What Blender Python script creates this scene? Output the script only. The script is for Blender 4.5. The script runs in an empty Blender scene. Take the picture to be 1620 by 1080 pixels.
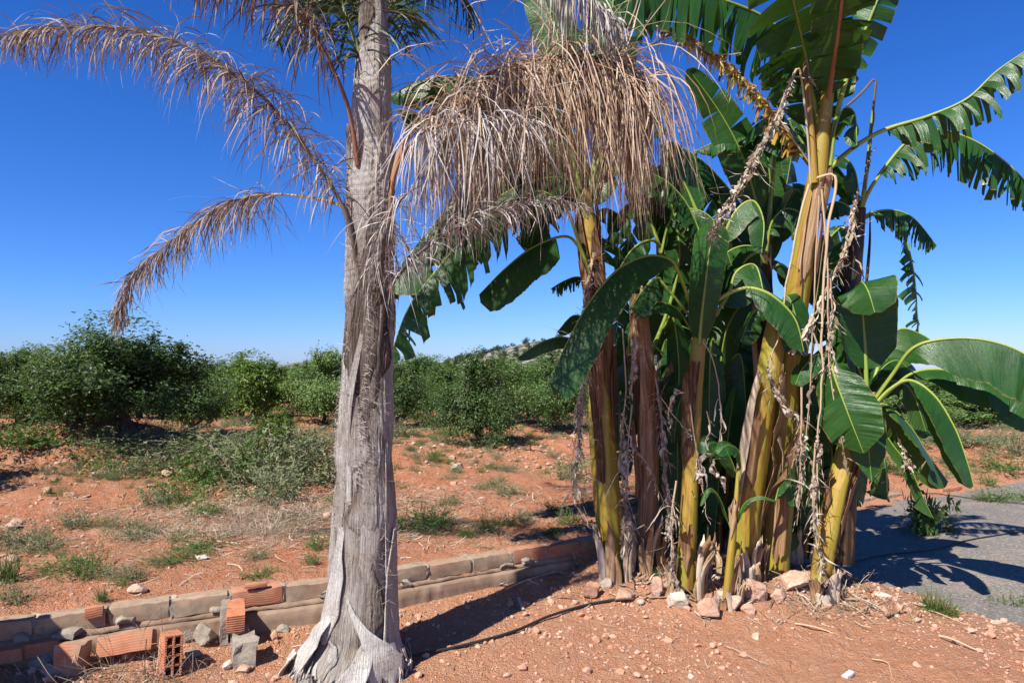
import bpy, bmesh, math, random
import numpy as np
from mathutils import Vector
R_ = math.radians
rng = np.random.default_rng(7)
random.seed(7)
sc = bpy.context.scene
COL = sc.collection
# ---------------------------------------------------------------- camera
F = 1080.0; CAMZ = 1.6
PITCH = math.atan(50.0 / 1080.0)
CP, SP = math.cos(PITCH), math.sin(PITCH)
cam_d = bpy.data.cameras.new('camera'); cam_d.lens = 24.0; cam_d.sensor_width = 36.0
cam_d.clip_start = 0.05; cam_d.clip_end = 30000
cam = bpy.data.objects.new('camera', cam_d); COL.objects.link(cam)
cam.location = (0, 0, CAMZ); cam.rotation_euler = (R_(90) + PITCH, 0, 0)
sc.camera = cam

def P(px, py, d):
    """world point seen at photo pixel (px,py) standing d metres in front of the camera"""
    u = (px - 810.0) / F; v = (540.0 - py) / F
    s = d / (CP - v * SP)
    return np.array([u * s, d, CAMZ + (SP + v * CP) * s])

# ---------------------------------------------------------------- noise
def _hash(ix, iy, seed):
    h = (ix.astype(np.int64) * 374761393 + iy.astype(np.int64) * 668265263 + seed * 974711) & 0xffffffff
    h = ((h ^ (h >> 13)) * 1274126177) & 0xffffffff
    h = (h ^ (h >> 16)) & 0xffffff
    return h / float(0xffffff)
def vnoise(x, y, seed=0):
    x = np.asarray(x, float); y = np.asarray(y, float)
    ix = np.floor(x); iy = np.floor(y); fx = x - ix; fy = y - iy
    fx = fx * fx * fx * (fx * (fx * 6 - 15) + 10); fy = fy * fy * fy * (fy * (fy * 6 - 15) + 10)
    a = _hash(ix, iy, seed); b = _hash(ix + 1, iy, seed); c = _hash(ix, iy + 1, seed); d = _hash(ix + 1, iy + 1, seed)
    return (a + (b - a) * fx) * (1 - fy) + (c + (d - c) * fx) * fy - 0.5
def fbm(x, y, octv=4, seed=0, gain=0.5):
    r = 0; a = 1.0; f = 1.0
    for k in range(octv):
        r = r + a * vnoise(np.asarray(x) * f + 13.7 * k, np.asarray(y) * f - 7.3 * k, seed + k)
        a *= gain; f *= 2.03
    return r
def sstep(a, b, x):
    t = np.clip((np.asarray(x, float) - a) / (b - a), 0, 1); return t * t * (3 - 2 * t)

# ---------------------------------------------------------------- mesh builder
class MB:
    def __init__(s):
        s.v = []; s.q = []; s.t = []; s.a = []; s.n = 0
    def add(s, v, quads=None, tris=None, u=0.0, w=0.0, r=0.5):
        v = np.asarray(v, float).reshape(-1, 3); k = len(v)
        att = np.empty((k, 3)); att[:, 0] = np.asarray(u).reshape(-1) if np.ndim(u) else u
        att[:, 1] = np.asarray(w).reshape(-1) if np.ndim(w) else w
        att[:, 2] = np.asarray(r).reshape(-1) if np.ndim(r) else r
        s.v.append(v); s.a.append(att)
        if quads is not None and len(quads): s.q.append(np.asarray(quads, np.int64).reshape(-1, 4) + s.n)
        if tris is not None and len(tris): s.t.append(np.asarray(tris, np.int64).reshape(-1, 3) + s.n)
        s.n += k
    def grid(s, pts, u=0.0, w=0.0, r=0.5, close=False):
        n, m = pts.shape[:2]
        i = np.arange(n - 1)[:, None]; j = np.arange(m if close else m - 1)[None, :]
        j2 = (j + 1) % m
        q = np.stack([i * m + j, i * m + j2, (i + 1) * m + j2, (i + 1) * m + j], -1).reshape(-1, 4)
        bc = lambda z: np.broadcast_to(z, (n, m)).reshape(-1) if np.ndim(z) else z
        s.add(pts.reshape(-1, 3), quads=q, u=bc(u), w=bc(w), r=bc(r))
    def ribbons(s, C, Wd, r=0.5):
        """C (k,n,3) centre lines, Wd (k,n,3) half-width vectors, r (k,)"""
        k, n = C.shape[:2]
        pts = np.stack([C - Wd, C + Wd], 2).reshape(k, n * 2, 3)
        base = np.array([[2 * i, 2 * i + 1, 2 * i + 3, 2 * i + 2] for i in range(n - 1)])
        q = (base[None] + (np.arange(k) * n * 2)[:, None, None]).reshape(-1, 4)
        uu = np.broadcast_to(np.repeat(np.linspace(0, 1, n), 2)[None], (k, n * 2))
        ww = np.broadcast_to(np.tile([0.0, 1.0], n)[None], (k, n * 2))
        rr = np.broadcast_to(np.asarray(r).reshape(-1, 1) if np.ndim(r) else np.full((k, 1), r), (k, n * 2))
        s.add(pts.reshape(-1, 3), quads=q, u=uu.reshape(-1), w=ww.reshape(-1), r=rr.reshape(-1))
    def mesh(s, name, origin=(0, 0, 0), smooth=True):
        me = bpy.data.meshes.new(name)
        v = np.concatenate(s.v) - np.asarray(origin, float)
        q = np.concatenate(s.q) if s.q else np.zeros((0, 4), np.int64)
        t = np.concatenate(s.t) if s.t else np.zeros((0, 3), np.int64)
        me.vertices.add(len(v)); me.vertices.foreach_set('co', v.astype(np.float32).ravel())
        nl = len(q) * 4 + len(t) * 3
        me.loops.add(nl); me.loops.foreach_set('vertex_index', np.concatenate([q.ravel(), t.ravel()]).astype(np.int32))
        me.polygons.add(len(q) + len(t))
        ls = np.concatenate([np.arange(len(q)) * 4, len(q) * 4 + np.arange(len(t)) * 3])
        me.polygons.foreach_set('loop_start', ls.astype(np.int32))
        a = np.concatenate(s.a).astype(np.float32)
        for i, nm in enumerate(('au', 'av', 'rnd')):
            at = me.attributes.new(nm, 'FLOAT', 'POINT'); at.data.foreach_set('value', np.ascontiguousarray(a[:, i]))
        me.update(calc_edges=True); me.validate()
        me.polygons.foreach_set('use_smooth', np.full(len(me.polygons), smooth))
        return me
    def build(s, name, mat, parent=None, origin=None, smooth=True):
        if origin is None:
            origin = parent['_o'] if parent is not None else (0, 0, 0)
        me = s.mesh(name, origin, smooth)
        me.materials.append(mat)
        o = bpy.data.objects.new(name, me); COL.objects.link(o)
        if parent is not None:
            o.parent = parent; o['_o'] = list(map(float, parent['_o']))
        else:
            o.location = origin; o['_o'] = list(map(float, origin))
        return o
ALLROOT = []
def tag(o, label=None, cat=None, group=None, kind=None):
    if label: o['label'] = label
    if cat: o['category'] = cat
    if group: o['group'] = group
    if kind: o['kind'] = kind
    return o
def thing(name, loc, label, cat, group=None):
    o = bpy.data.objects.new(name, None); COL.objects.link(o)
    o.empty_display_size = 0.1; o.location = loc; o['_o'] = list(map(float, loc))
    return tag(o, label, cat, group)
def dup(root, loc, rz=0.0, s=(1, 1, 1), label=None, group=None):
    r = root.copy(); COL.objects.link(r); r.location = loc; r.rotation_euler = (0, 0, rz); r.scale = s
    if label: r['label'] = label
    if group: r['group'] = group
    for ch in list(root.children):
        c = ch.copy(); COL.objects.link(c); c.parent = r
        for g in list(ch.children):
            d = g.copy(); COL.objects.link(d); d.parent = c
    return r

# ---------------------------------------------------------------- curves
def nrm(a): return a / (np.linalg.norm(a, axis=-1, keepdims=True) + 1e-12)
def cr(pts, n):
    """Catmull-Rom through pts (m,k), n samples spaced evenly by length (first 3 columns)"""
    pts = np.asarray(pts, float); m = len(pts)
    e = np.vstack([2 * pts[0] - pts[1], pts, 2 * pts[-1] - pts[-2]])
    out = []
    for i in range(m - 1):
        t = np.linspace(0, 1, 24, endpoint=False)[:, None]
        p0, p1, p2, p3 = e[i], e[i + 1], e[i + 2], e[i + 3]
        out.append(0.5 * (2 * p1 + (p2 - p0) * t + (2 * p0 - 5 * p1 + 4 * p2 - p3) * t * t + (3 * p1 - p0 - 3 * p2 + p3) * t ** 3))
    out = np.vstack(out + [pts[-1:]])
    L = np.concatenate([[0], np.cumsum(np.linalg.norm(np.diff(out[:, :3], axis=0), axis=1))])
    tt = np.linspace(0, L[-1], n)
    return np.stack([np.interp(tt, L, out[:, k]) for k in range(out.shape[1])], 1), L[-1]
def tang(C):
    return nrm(np.gradient(C, axis=0))
def ptrans(T, n0):
    N = np.empty_like(T); n = np.asarray(n0, float)
    for i in range(len(T)):
        n = n - T[i] * np.dot(n, T[i]); n = n / (np.linalg.norm(n) + 1e-9); N[i] = n
    return N
def ptrans_ref(T, n0, ref):
    a = ptrans(T[ref:], n0)
    if ref: a = np.vstack([ptrans(T[ref::-1], a[0])[:0:-1], a])
    return a
def tube(mb, C, rad, m=8, r=0.5, flat=1.0, hint=(0.3, -0.8, 0.4), cap=True):
    C = np.asarray(C, float); n = len(C); T = tang(C); N = ptrans(T, hint); S = np.cross(T, N)
    rad = np.broadcast_to(rad, (n,)); th = np.linspace(0, 2 * math.pi, m, endpoint=False)
    pts = C[:, None] + rad[:, None, None] * (np.cos(th)[None, :, None] * S[:, None] + flat * np.sin(th)[None, :, None] * N[:, None])
    L = np.concatenate([[0], np.cumsum(np.linalg.norm(np.diff(C, axis=0), axis=1))])
    mb.grid(pts, u=L[:, None] * np.ones((1, m)), w=np.ones((n, 1)) * th[None], r=r, close=True)
    if cap:
        for e, ring in ((0, pts[0]), (n - 1, pts[-1])):
            k = len(ring); v = np.vstack([ring, C[e]])
            mb.add(v, tris=[(i, (i + 1) % k, k) if e else ((i + 1) % k, i, k) for i in range(k)], u=L[e], w=0.0, r=r)
def box(mb, c, X, Y, Z, r=0.5):
    c, X, Y, Z = (np.asarray(q, float) for q in (c, X, Y, Z))
    v = np.array([c + a * X + b * Y + d * Z for d in (-.5, .5) for b in (-.5, .5) for a in (-.5, .5)])
    f = [(0, 2, 3, 1), (4, 5, 7, 6), (0, 1, 5, 4), (2, 6, 7, 3), (0, 4, 6, 2), (1, 3, 7, 5)]
    for q in f:
        mb.add(v[list(q)], quads=[(0, 1, 2, 3)], u=np.array([0, 1, 1, 0]), w=np.array([0, 0, 1, 1]), r=r)
def rough_block(mb, c, X, Y, Z, amp=0.006, n=6, seed=0, r=0.5, bev=0.012, fq=18.0):
    """a box with worn, uneven faces and rounded edges (one closed lattice surface)"""
    c, X, Y, Z = (np.asarray(q, float) for q in (c, X, Y, Z))
    ax = [X, Y, Z]; ln = [np.linalg.norm(a) for a in ax]
    for k in range(3):
        for sg in (-1, 1):
            i, j = (k + 1) % 3, (k + 2) % 3
            ni = max(3, int(ln[i] / 0.035)) + 1; nj = max(3, int(ln[j] / 0.035)) + 1
            a, b = np.meshgrid(np.linspace(-.5, .5, ni), np.linspace(-.5, .5, nj), indexing='ij')
            q = np.zeros(a.shape + (3,)); q[..., i] = a; q[..., j] = b; q[..., k] = sg * .5
            loc = q * np.array(ln)                              # metres in block frame
            inner = np.clip(loc, -np.array(ln) / 2 + bev, np.array(ln) / 2 - bev)
            dlt = loc - inner; loc = inner + dlt / np.maximum(1, np.linalg.norm(dlt, axis=-1, keepdims=True) / bev)
            wx = loc[..., 0] * fq + seed * 3.1; wy = loc[..., 1] * fq + 5; wz = loc[..., 2] * fq + 9
            loc = loc + amp * 2 * np.stack([fbm(wy + wx * .5, wz, 3, seed), fbm(wx + wz * .5, wz + 3, 3, seed + 5), fbm(wx, wy + wz * .7, 3, seed + 9)], -1)
            pts = c + loc[..., 0:1] * X / ln[0] + loc[..., 1:2] * Y / ln[1] + loc[..., 2:3] * Z / ln[2]
            if sg < 0: pts = pts[::-1]
            mb.grid(pts, u=loc[..., 0], w=loc[..., 2], r=r)

# ---------------------------------------------------------------- materials
def mat(name):
    m = bpy.data.materials.new(name); m.use_nodes = True
    nt = m.node_tree; b = nt.nodes['Principled BSDF']
    return m, nt, b
def nd(nt, t, **kw):
    n = nt.nodes.new(t)
    for k, v in kw.items():
        if k.startswith('p_'): setattr(n, k[2:], v)
        else:
            key = int(k[1:]) if k[0] == 'i' and k[1:].isdigit() else k
            if hasattr(v, 'is_output'): nt.links.new(v, n.inputs[key])
            else: n.inputs[key].default_value = v
    return n
def ramp(nt, fac, stops, interp='LINEAR'):
    n = nt.nodes.new('ShaderNodeValToRGB'); cr_ = n.color_ramp; cr_.interpolation = interp
    while len(cr_.elements) < len(stops): cr_.elements.new(0.5)
    for e, (p, c) in zip(cr_.elements, stops):
        e.position = p; e.color = (c[0], c[1], c[2], 1)
    nt.links.new(fac, n.inputs[0]); return n.outputs[0]
def attr(nt, name): return nd(nt, 'ShaderNodeAttribute', p_attribute_name=name).outputs['Fac']
def math_(nt, op, a, b=None, c=None):
    n = nt.nodes.new('ShaderNodeMath'); n.operation = op
    for i, v in enumerate((a, b, c)):
        if v is None: continue
        if hasattr(v, 'is_output'): nt.links.new(v, n.inputs[i])
        else: n.inputs[i].default_value = v
    return n.outputs[0]
def mixc(nt, fac, a, b, mode='MIX'):
    n = nt.nodes.new('ShaderNodeMix'); n.data_type = 'RGBA'; n.blend_type = mode
    for idx, v in ((0, fac), (6, a), (7, b)):
        if hasattr(v, 'is_output'): nt.links.new(v, n.inputs[idx])
        else: n.inputs[idx].default_value = v if idx == 0 else (v[0], v[1], v[2], 1)
    return n.outputs[2]
def comb(nt, x, y, z):
    n = nt.nodes.new('ShaderNodeCombineXYZ')
    for i, v in enumerate((x, y, z)):
        if hasattr(v, 'is_output'): nt.links.new(v, n.inputs[i])
        else: n.inputs[i].default_value = v
    return n.outputs[0]
def noise(nt, vec, scale, detail=4.0, rough=0.55, dist=0.0):
    n = nd(nt, 'ShaderNodeTexNoise', Scale=scale, Detail=detail, Roughness=rough, Distortion=dist)
    if vec is not None: nt.links.new(vec, n.inputs['Vector'])
    return n.outputs['Fac']
def objco(nt): return nt.nodes.new('ShaderNodeTexCoord').outputs['Object']
def geopos(nt): return nt.nodes.new('ShaderNodeNewGeometry').outputs['Position']
def bump(nt, b, h, strength=0.5, dist=0.01):
    n = nd(nt, 'ShaderNodeBump', Strength=strength, Distance=dist, Height=h)
    nt.links.new(n.outputs[0], b.inputs['Normal'] if hasattr(b, 'inputs') else b); return n.outputs[0]
def translucent(nt, b, col, fac):
    tr = nd(nt, 'ShaderNodeBsdfTranslucent'); nt.links.new(col, tr.inputs[0])
    mx = nd(nt, 'ShaderNodeMixShader', i0=fac)
    nt.links.new(b.outputs[0], mx.inputs[1]); nt.links.new(tr.outputs[0], mx.inputs[2])
    out = [n for n in nt.nodes if n.type == 'OUTPUT_MATERIAL'][0]
    nt.links.new(mx.outputs[0], out.inputs[0])
M = {}
def mk_soil():
    m, nt, b = mat('soil'); p = geopos(nt)
    n1 = noise(nt, p, 0.9, 5, 0.6); n2 = noise(nt, p, 7, 5, 0.65); n3 = noise(nt, p, 60, 4, 0.6)
    c = ramp(nt, n1, [(0.32, (.41, .115, .040)), (0.5, (.45, .145, .056)), (0.68, (.465, .19, .092))])
    c = mixc(nt, ramp(nt, n2, [(0.35, (0, 0, 0)), (0.75, (1, 1, 1))]), c, (.50, .275, .17))
    c = mixc(nt, 1.0, c, ramp(nt, n3, [(0.25, (.62, .58, .55)), (0.5, (1, 1, 1)), (0.8, (1.18, 1.16, 1.12))]), 'MULTIPLY')
    # pale dusty wear in front, redder field: attribute av, and grey dead-grass litter: attribute rnd
    c = mixc(nt, math_(nt, 'MULTIPLY', attr(nt, 'av'), 0.6), c, (.50, .272, .165))
    # stones in the soil
    vo = nd(nt, 'ShaderNodeTexVoronoi', Vector=p, Scale=34.0, Randomness=1.0)
    st = math_(nt, 'MULTIPLY', math_(nt, 'LESS_THAN', vo.outputs['Distance'], 0.33), math_(nt, 'GREATER_THAN', noise(nt, vo.outputs['Position'], 9.0, 1), 0.56))
    c = mixc(nt, math_(nt, 'MULTIPLY', st, 0.6), c, ramp(nt, noise(nt, vo.outputs['Position'], 23.0, 1), [(0.3, (.46, .25, .17)), (0.7, (.58, .42, .33))]))
    lit = math_(nt, 'MULTIPLY', attr(nt, 'rnd'), ramp(nt, noise(nt, p, 16, 5, .7), [(0.42, (0, 0, 0)), (0.6, (1, 1, 1))]))
    c = mixc(nt, lit, c, ramp(nt, n3, [(0.3, (.16, .115, .075)), (0.7, (.33, .25, .17))]))
    nt.links.new(c, b.inputs['Base Color']); b.inputs['Roughness'].default_value = 0.95
    b.inputs['Specular IOR Level'].default_value = 0.15
    v2 = nd(nt, 'ShaderNodeTexVoronoi', Vector=mixc(nt, .06, p, nd(nt, 'ShaderNodeTexNoise', Vector=p, Scale=30.0).outputs['Color']), Scale=62.0, p_feature='SMOOTH_F1')
    v3 = nd(nt, 'ShaderNodeTexVoronoi', Vector=p, Scale=140.0)
    h = math_(nt, 'ADD', math_(nt, 'MULTIPLY', noise(nt, p, 22, 8, .72), .8), math_(nt, 'MULTIPLY', st, 0.2))
    h = math_(nt, 'SUBTRACT', h, math_(nt, 'ADD', math_(nt, 'MULTIPLY', v2.outputs['Distance'], .35), math_(nt, 'MULTIPLY', v3.outputs['Distance'], .22)))
    bump(nt, b, h, 1.0, 0.04); return m
M['soil'] = mk_soil()
def mk_simple(name, stops, scale=20, rough=.9, bs=.4, bd=.01, det=5, spec=.3, rvar=0.0, stretch=None):
    m, nt, b = mat(name); p = objco(nt)
    if stretch:
        mp = nd(nt, 'ShaderNodeMapping', Vector=p); mp.inputs['Scale'].default_value = stretch; p = mp.outputs[0]
    n1 = noise(nt, p, scale, det, .62)
    fac = n1
    if rvar: fac = math_(nt, 'ADD', n1, math_(nt, 'MULTIPLY', math_(nt, 'SUBTRACT', attr(nt, 'rnd'), .5), rvar))
    nt.links.new(ramp(nt, fac, stops), b.inputs['Base Color'])
    b.inputs['Roughness'].default_value = rough; b.inputs['Specular IOR Level'].default_value = spec
    bump(nt, b, noise(nt, p, scale * 2.3, 5, .65), bs, bd); return m
M['stone'] = mk_simple('stone', [(.25, (.36, .18, .11)), (.45, (.47, .27, .18)), (.6, (.54, .38, .28)), (.78, (.58, .50, .42))], 6, .95, 1.0, .02, rvar=.5)
M['clod'] = mk_simple('clod', [(.25, (.38, .19, .115)), (.5, (.46, .26, .17)), (.7, (.51, .33, .24)), (.93, (.55, .45, .38))], 9, .95, .6, .01, rvar=.38)
M['stone_red'] = mk_simple('red_stone', [(.25, (.36, .185, .115)), (.5, (.44, .27, .185)), (.75, (.52, .38, .29))], 9, .95, 1.0, .02, rvar=.3)
M['stone_pale'] = mk_simple('pale_stone', [(.25, (.36, .26, .19)), (.5, (.47, .38, .30)), (.75, (.55, .48, .40))], 9, .95, 1.0, .02, rvar=.3)
M['mortar'] = mk_simple('mortar', [(.25, (.17, .14, .11)), (.5, (.29, .245, .195)), (.75, (.42, .365, .29))], 14, .95, .8, .012)
M['concrete'] = mk_simple('concrete', [(.25, (.16, .105, .072)), (.45, (.25, .165, .11)), (.6, (.31, .215, .15)), (.8, (.38, .31, .24))], 5, .95, .6, .008)
M['asphalt'] = None
def mk_asphalt():
    m, nt, b = mat('asphalt'); p = geopos(nt)
    n1 = noise(nt, p, .8, 4, .6); n3 = noise(nt, p, 90, 3, .7)
    vo = nd(nt, 'ShaderNodeTexVoronoi', Vector=p, Scale=75.0)
    c = ramp(nt, n1, [(.3, (.155, .142, .127)), (.7, (.215, .196, .172))])
    c = mixc(nt, 1.0, c, ramp(nt, n3, [(.3, (.6, .6, .6)), (.7, (1.3, 1.28, 1.25))]), 'MULTIPLY')
    c = mixc(nt, 1.0, c, ramp(nt, nd(nt, 'ShaderNodeSeparateColor', Color=vo.outputs['Color']).outputs[0], [(.0, (.75, .73, .7)), (.85, (1.1, 1.1, 1.1)), (.95, (1.9, 1.8, 1.65))]), 'MULTIPLY')
    dust = ramp(nt, noise(nt, p, 2.6, 5, .65), [(.5, (0, 0, 0)), (.72, (1, 1, 1))])
    c = mixc(nt, math_(nt, 'MULTIPLY', dust, .45), c, (.36, .25, .18))
    nt.links.new(c, b.inputs['Base Color']); b.inputs['Roughness'].default_value = .9
    bump(nt, b, vo.outputs['Distance'], .5, .006); return m
M['asphalt'] = mk_asphalt()
def mk_brick(name, smear, dust=.92, groove=.3):
    m, nt, b = mat(name); p = objco(nt)
    u = attr(nt, 'au'); v = attr(nt, 'av')
    n1 = noise(nt, p, 12, 5, .65)
    c = ramp(nt, n1, [(.3, (.33, .105, .05)), (.5, (.47, .17, .085)), (.72, (.52, .25, .15))])
    gr = math_(nt, 'SINE', math_(nt, 'MULTIPLY', v, 2 * math.pi / .013))
    sm = ramp(nt, math_(nt, 'ADD', noise(nt, p, 7, 6, .7), math_(nt, 'MULTIPLY', attr(nt, 'rnd'), smear)), [(.62, (0, 0, 0)), (.72, (1, 1, 1))])
    cm = ramp(nt, noise(nt, p, 22, 5, .6), [(.3, (.20, .155, .11)), (.5, (.32, .255, .18)), (.7, (.42, .32, .19))])
    c = mixc(nt, sm, c, cm)
    c = mixc(nt, math_(nt, 'MULTIPLY', ramp(nt, noise(nt, p, 4.5, 5, .65), [(.35, (0, 0, 0)), (.65, (1, 1, 1))]), dust), c, (.34, .20, .125))
    nt.links.new(c, b.inputs['Base Color']); b.inputs['Roughness'].default_value = .92; b.inputs['Specular IOR Level'].default_value = .2
    h = math_(nt, 'ADD', math_(nt, 'MULTIPLY', gr, math_(nt, 'SUBTRACT', .35, math_(nt, 'MULTIPLY', sm, .33))), math_(nt, 'MULTIPLY', noise(nt, p, 60, 5, .7), 1.2))
    bump(nt, b, h, groove, .004); return m
M['brick'] = mk_brick('brick', .55); M['clay'] = mk_brick('hollow_clay', .08, .35, .7)

def mk_bark():
    """old palm leaf sheaths: grey, fibrous, streaked along the trunk; rnd is how weathered each sheath is"""
    m, nt, b = mat('palm_bark'); u = attr(nt, 'au'); v = attr(nt, 'av'); r = attr(nt, 'rnd')
    n1 = noise(nt, comb(nt, math_(nt, 'MULTIPLY', v, 14.0), math_(nt, 'MULTIPLY', u, 1.6), 0.0), 3.0, 6, .65, .3)
    n2 = noise(nt, comb(nt, math_(nt, 'MULTIPLY', v, 60.0), math_(nt, 'MULTIPLY', u, 5.0), 3.0), 1.5, 4, .6, .2)
    n3 = noise(nt, comb(nt, math_(nt, 'MULTIPLY', v, 5.0), math_(nt, 'MULTIPLY', u, 70.0), 7.0), 1.0, 4, .6, .6)
    fac = math_(nt, 'ADD', math_(nt, 'MULTIPLY', n1, .7), math_(nt, 'MULTIPLY', n2, .3))
    fac = math_(nt, 'ADD', fac, math_(nt, 'MULTIPLY', math_(nt, 'SUBTRACT', r, .5), .75))
    c = ramp(nt, fac, [(.22, (.04, .028, .02)), (.34, (.145, .105, .078)), (.46, (.32, .275, .228)), (.57, (.49, .445, .39)), (.72, (.65, .615, .56))])
    c = mixc(nt, math_(nt, 'MULTIPLY', ramp(nt, noise(nt, objco(nt), 5.5, 4, .6), [(.52, (0, 0, 0)), (.7, (1, 1, 1))]), .45), c, (.26, .155, .085))
    c = mixc(nt, math_(nt, 'MULTIPLY', ramp(nt, n3, [(.30, (1, 1, 1)), (.42, (0, 0, 0))]), ramp(nt, noise(nt, objco(nt), 3.5, 3, .6), [(.5, (0, 0, 0)), (.62, (.8, .8, .8))])), c, (.075, .055, .042))
    nt.links.new(c, b.inputs['Base Color']); b.inputs['Roughness'].default_value = .82; b.inputs['Specular IOR Level'].default_value = .25
    h = math_(nt, 'ADD', math_(nt, 'MULTIPLY', n1, .9), math_(nt, 'ADD', math_(nt, 'MULTIPLY', n2, .6), math_(nt, 'MULTIPLY', n3, .2)))
    bump(nt, b, h, 1.0, .022); return m
M['bark'] = mk_bark()
def mk_ribbon(name, stops, rough=.7, tr=.2, spec=.3, along=None):
    """thin leaflets and shreds: colour by leaflet (rnd), with a little change along each"""
    m, nt, b = mat(name)
    f = math_(nt, 'ADD', math_(nt, 'MULTIPLY', attr(nt, 'rnd'), .85), math_(nt, 'MULTIPLY', noise(nt, objco(nt), 9, 3, .6), .3))
    c = ramp(nt, math_(nt, 'SUBTRACT', f, .07), stops)
    if along: c = mixc(nt, ramp(nt, attr(nt, 'au'), [(along[0], (0, 0, 0)), (along[1], (1, 1, 1))]), c, along[2])
    nt.links.new(c, b.inputs['Base Color']); b.inputs['Roughness'].default_value = rough; b.inputs['Specular IOR Level'].default_value = spec
    if tr: translucent(nt, b, c, tr)
    return m
M['dry_brown'] = mk_ribbon('dry_leaflet', [(.05, (.11, .068, .045)), (.3, (.21, .145, .10)), (.6, (.33, .25, .185)), (.95, (.46, .41, .36))], .65, .15)
M['dry_tan'] = mk_ribbon('dry_tan_leaflet', [(.05, (.17, .10, .06)), (.35, (.34, .225, .14)), (.65, (.47, .35, .235)), (.95, (.56, .47, .36))], .65, .15)
M['dry_grey'] = mk_ribbon('dry_grey_leaflet', [(.05, (.21, .175, .145)), (.4, (.39, .35, .31)), (.95, (.58, .55, .51))], .65, .15)
M['green_leaflet'] = mk_ribbon('palm_leaflet', [(.1, (.022, .04, .012)), (.5, (.04, .07, .018)), (.85, (.075, .095, .03)), (.97, (.22, .19, .09))], .45, .2, .4)
M['fibre'] = mk_ribbon('fibre', [(.1, (.17, .12, .09)), (.9, (.52, .46, .40))], .8, 0)
M['straw'] = mk_ribbon('straw', [(.05, (.17, .12, .075)), (.5, (.36, .28, .19)), (.95, (.52, .45, .35))], .8, .1)
M['shred'] = mk_ribbon('banana_shred', [(.05, (.13, .085, .05)), (.35, (.32, .245, .17)), (.95, (.60, .54, .45))], .8, .15)
M['yellow_shred'] = mk_ribbon('dying_strip', [(.05, (.05, .045, .02)), (.2, (.12, .10, .04)), (.35, (.50, .29, .04)), (.6, (.62, .42, .07)), (.75, (.42, .40, .08)), (.85, (.50, .42, .30)), (.97, (.58, .53, .45))], .6, .25)
M['grass'] = mk_ribbon('grass', [(.1, (.05, .085, .018)), (.5, (.085, .15, .03)), (.95, (.18, .22, .07))], .6, .25)
M['weed_green'] = mk_ribbon('weed', [(.1, (.045, .085, .018)), (.5, (.09, .165, .032)), (.95, (.18, .25, .07))], .6, .25)
M['weed_grey'] = mk_ribbon('grey_weed', [(.1, (.09, .11, .05)), (.5, (.17, .20, .09)), (.8, (.26, .26, .15)), (.98, (.42, .37, .25))], .75, .2)

def mk_banana():
    m, nt, b = mat('banana_leaf'); u = attr(nt, 'au'); v = attr(nt, 'av'); r = attr(nt, 'rnd')
    vec = comb(nt, math_(nt, 'MULTIPLY', u, 45.0), math_(nt, 'MULTIPLY', v, 1.2), math_(nt, 'MULTIPLY', r, 31.0))
    n1 = noise(nt, vec, 1.0, 4, .6, .1); n2 = noise(nt, vec, 4.0, 3, .6)
    n0 = noise(nt, objco(nt), 4.0, 3, .5)
    f = math_(nt, 'ADD', math_(nt, 'MULTIPLY', n1, .5), math_(nt, 'MULTIPLY', n0, .5))
    c = ramp(nt, f, [(.3, (.014, .052, .009)), (.5, (.022, .080, .013)), (.7, (.036, .115, .019))])
    # backs are paler and duller
    g = nt.nodes.new('ShaderNodeNewGeometry')
    c = mixc(nt, math_(nt, 'MULTIPLY', math_(nt, 'GREATER_THAN', r, .80), .35), c, (.07, .12, .025))
    # dry brown margin at torn edges, yellow specks
    edge = math_(nt, 'ADD', v, math_(nt, 'MULTIPLY', math_(nt, 'SUBTRACT', noise(nt, objco(nt), 26, 4, .6), .5), .22))
    c = mixc(nt, ramp(nt, edge, [(.955, (0, 0, 0)), (.985, (1, 1, 1))]), c, (.20, .15, .04))
    c = mixc(nt, ramp(nt, edge, [(1.0, (0, 0, 0)), (1.03, (1, 1, 1))]), c, (.22, .15, .09))
    # older leaves carry brown blotches
    bl = ramp(nt, noise(nt, objco(nt), 13, 5, .65), [(.66, (0, 0, 0)), (.70, (1, 1, 1))])
    c = mixc(nt, math_(nt, 'MULTIPLY', bl, .45), c, (.09, .10, .03))
    nt.links.new(c, b.inputs['Base Color'])
    nt.links.new(ramp(nt, noise(nt, objco(nt), 11, 4, .6), [(.3, (.24, .24, .24)), (.7, (.44, .44, .44))]), b.inputs['Roughness'])
    b.inputs['Specular IOR Level'].default_value = .36
    bump(nt, b, math_(nt, 'ADD', n1, math_(nt, 'MULTIPLY', n2, .4)), .35, .012)
    translucent(nt, b, mixc(nt, .5, c, (.12, .28, .02)), .22); return m
M['banana'] = mk_banana()
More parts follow.
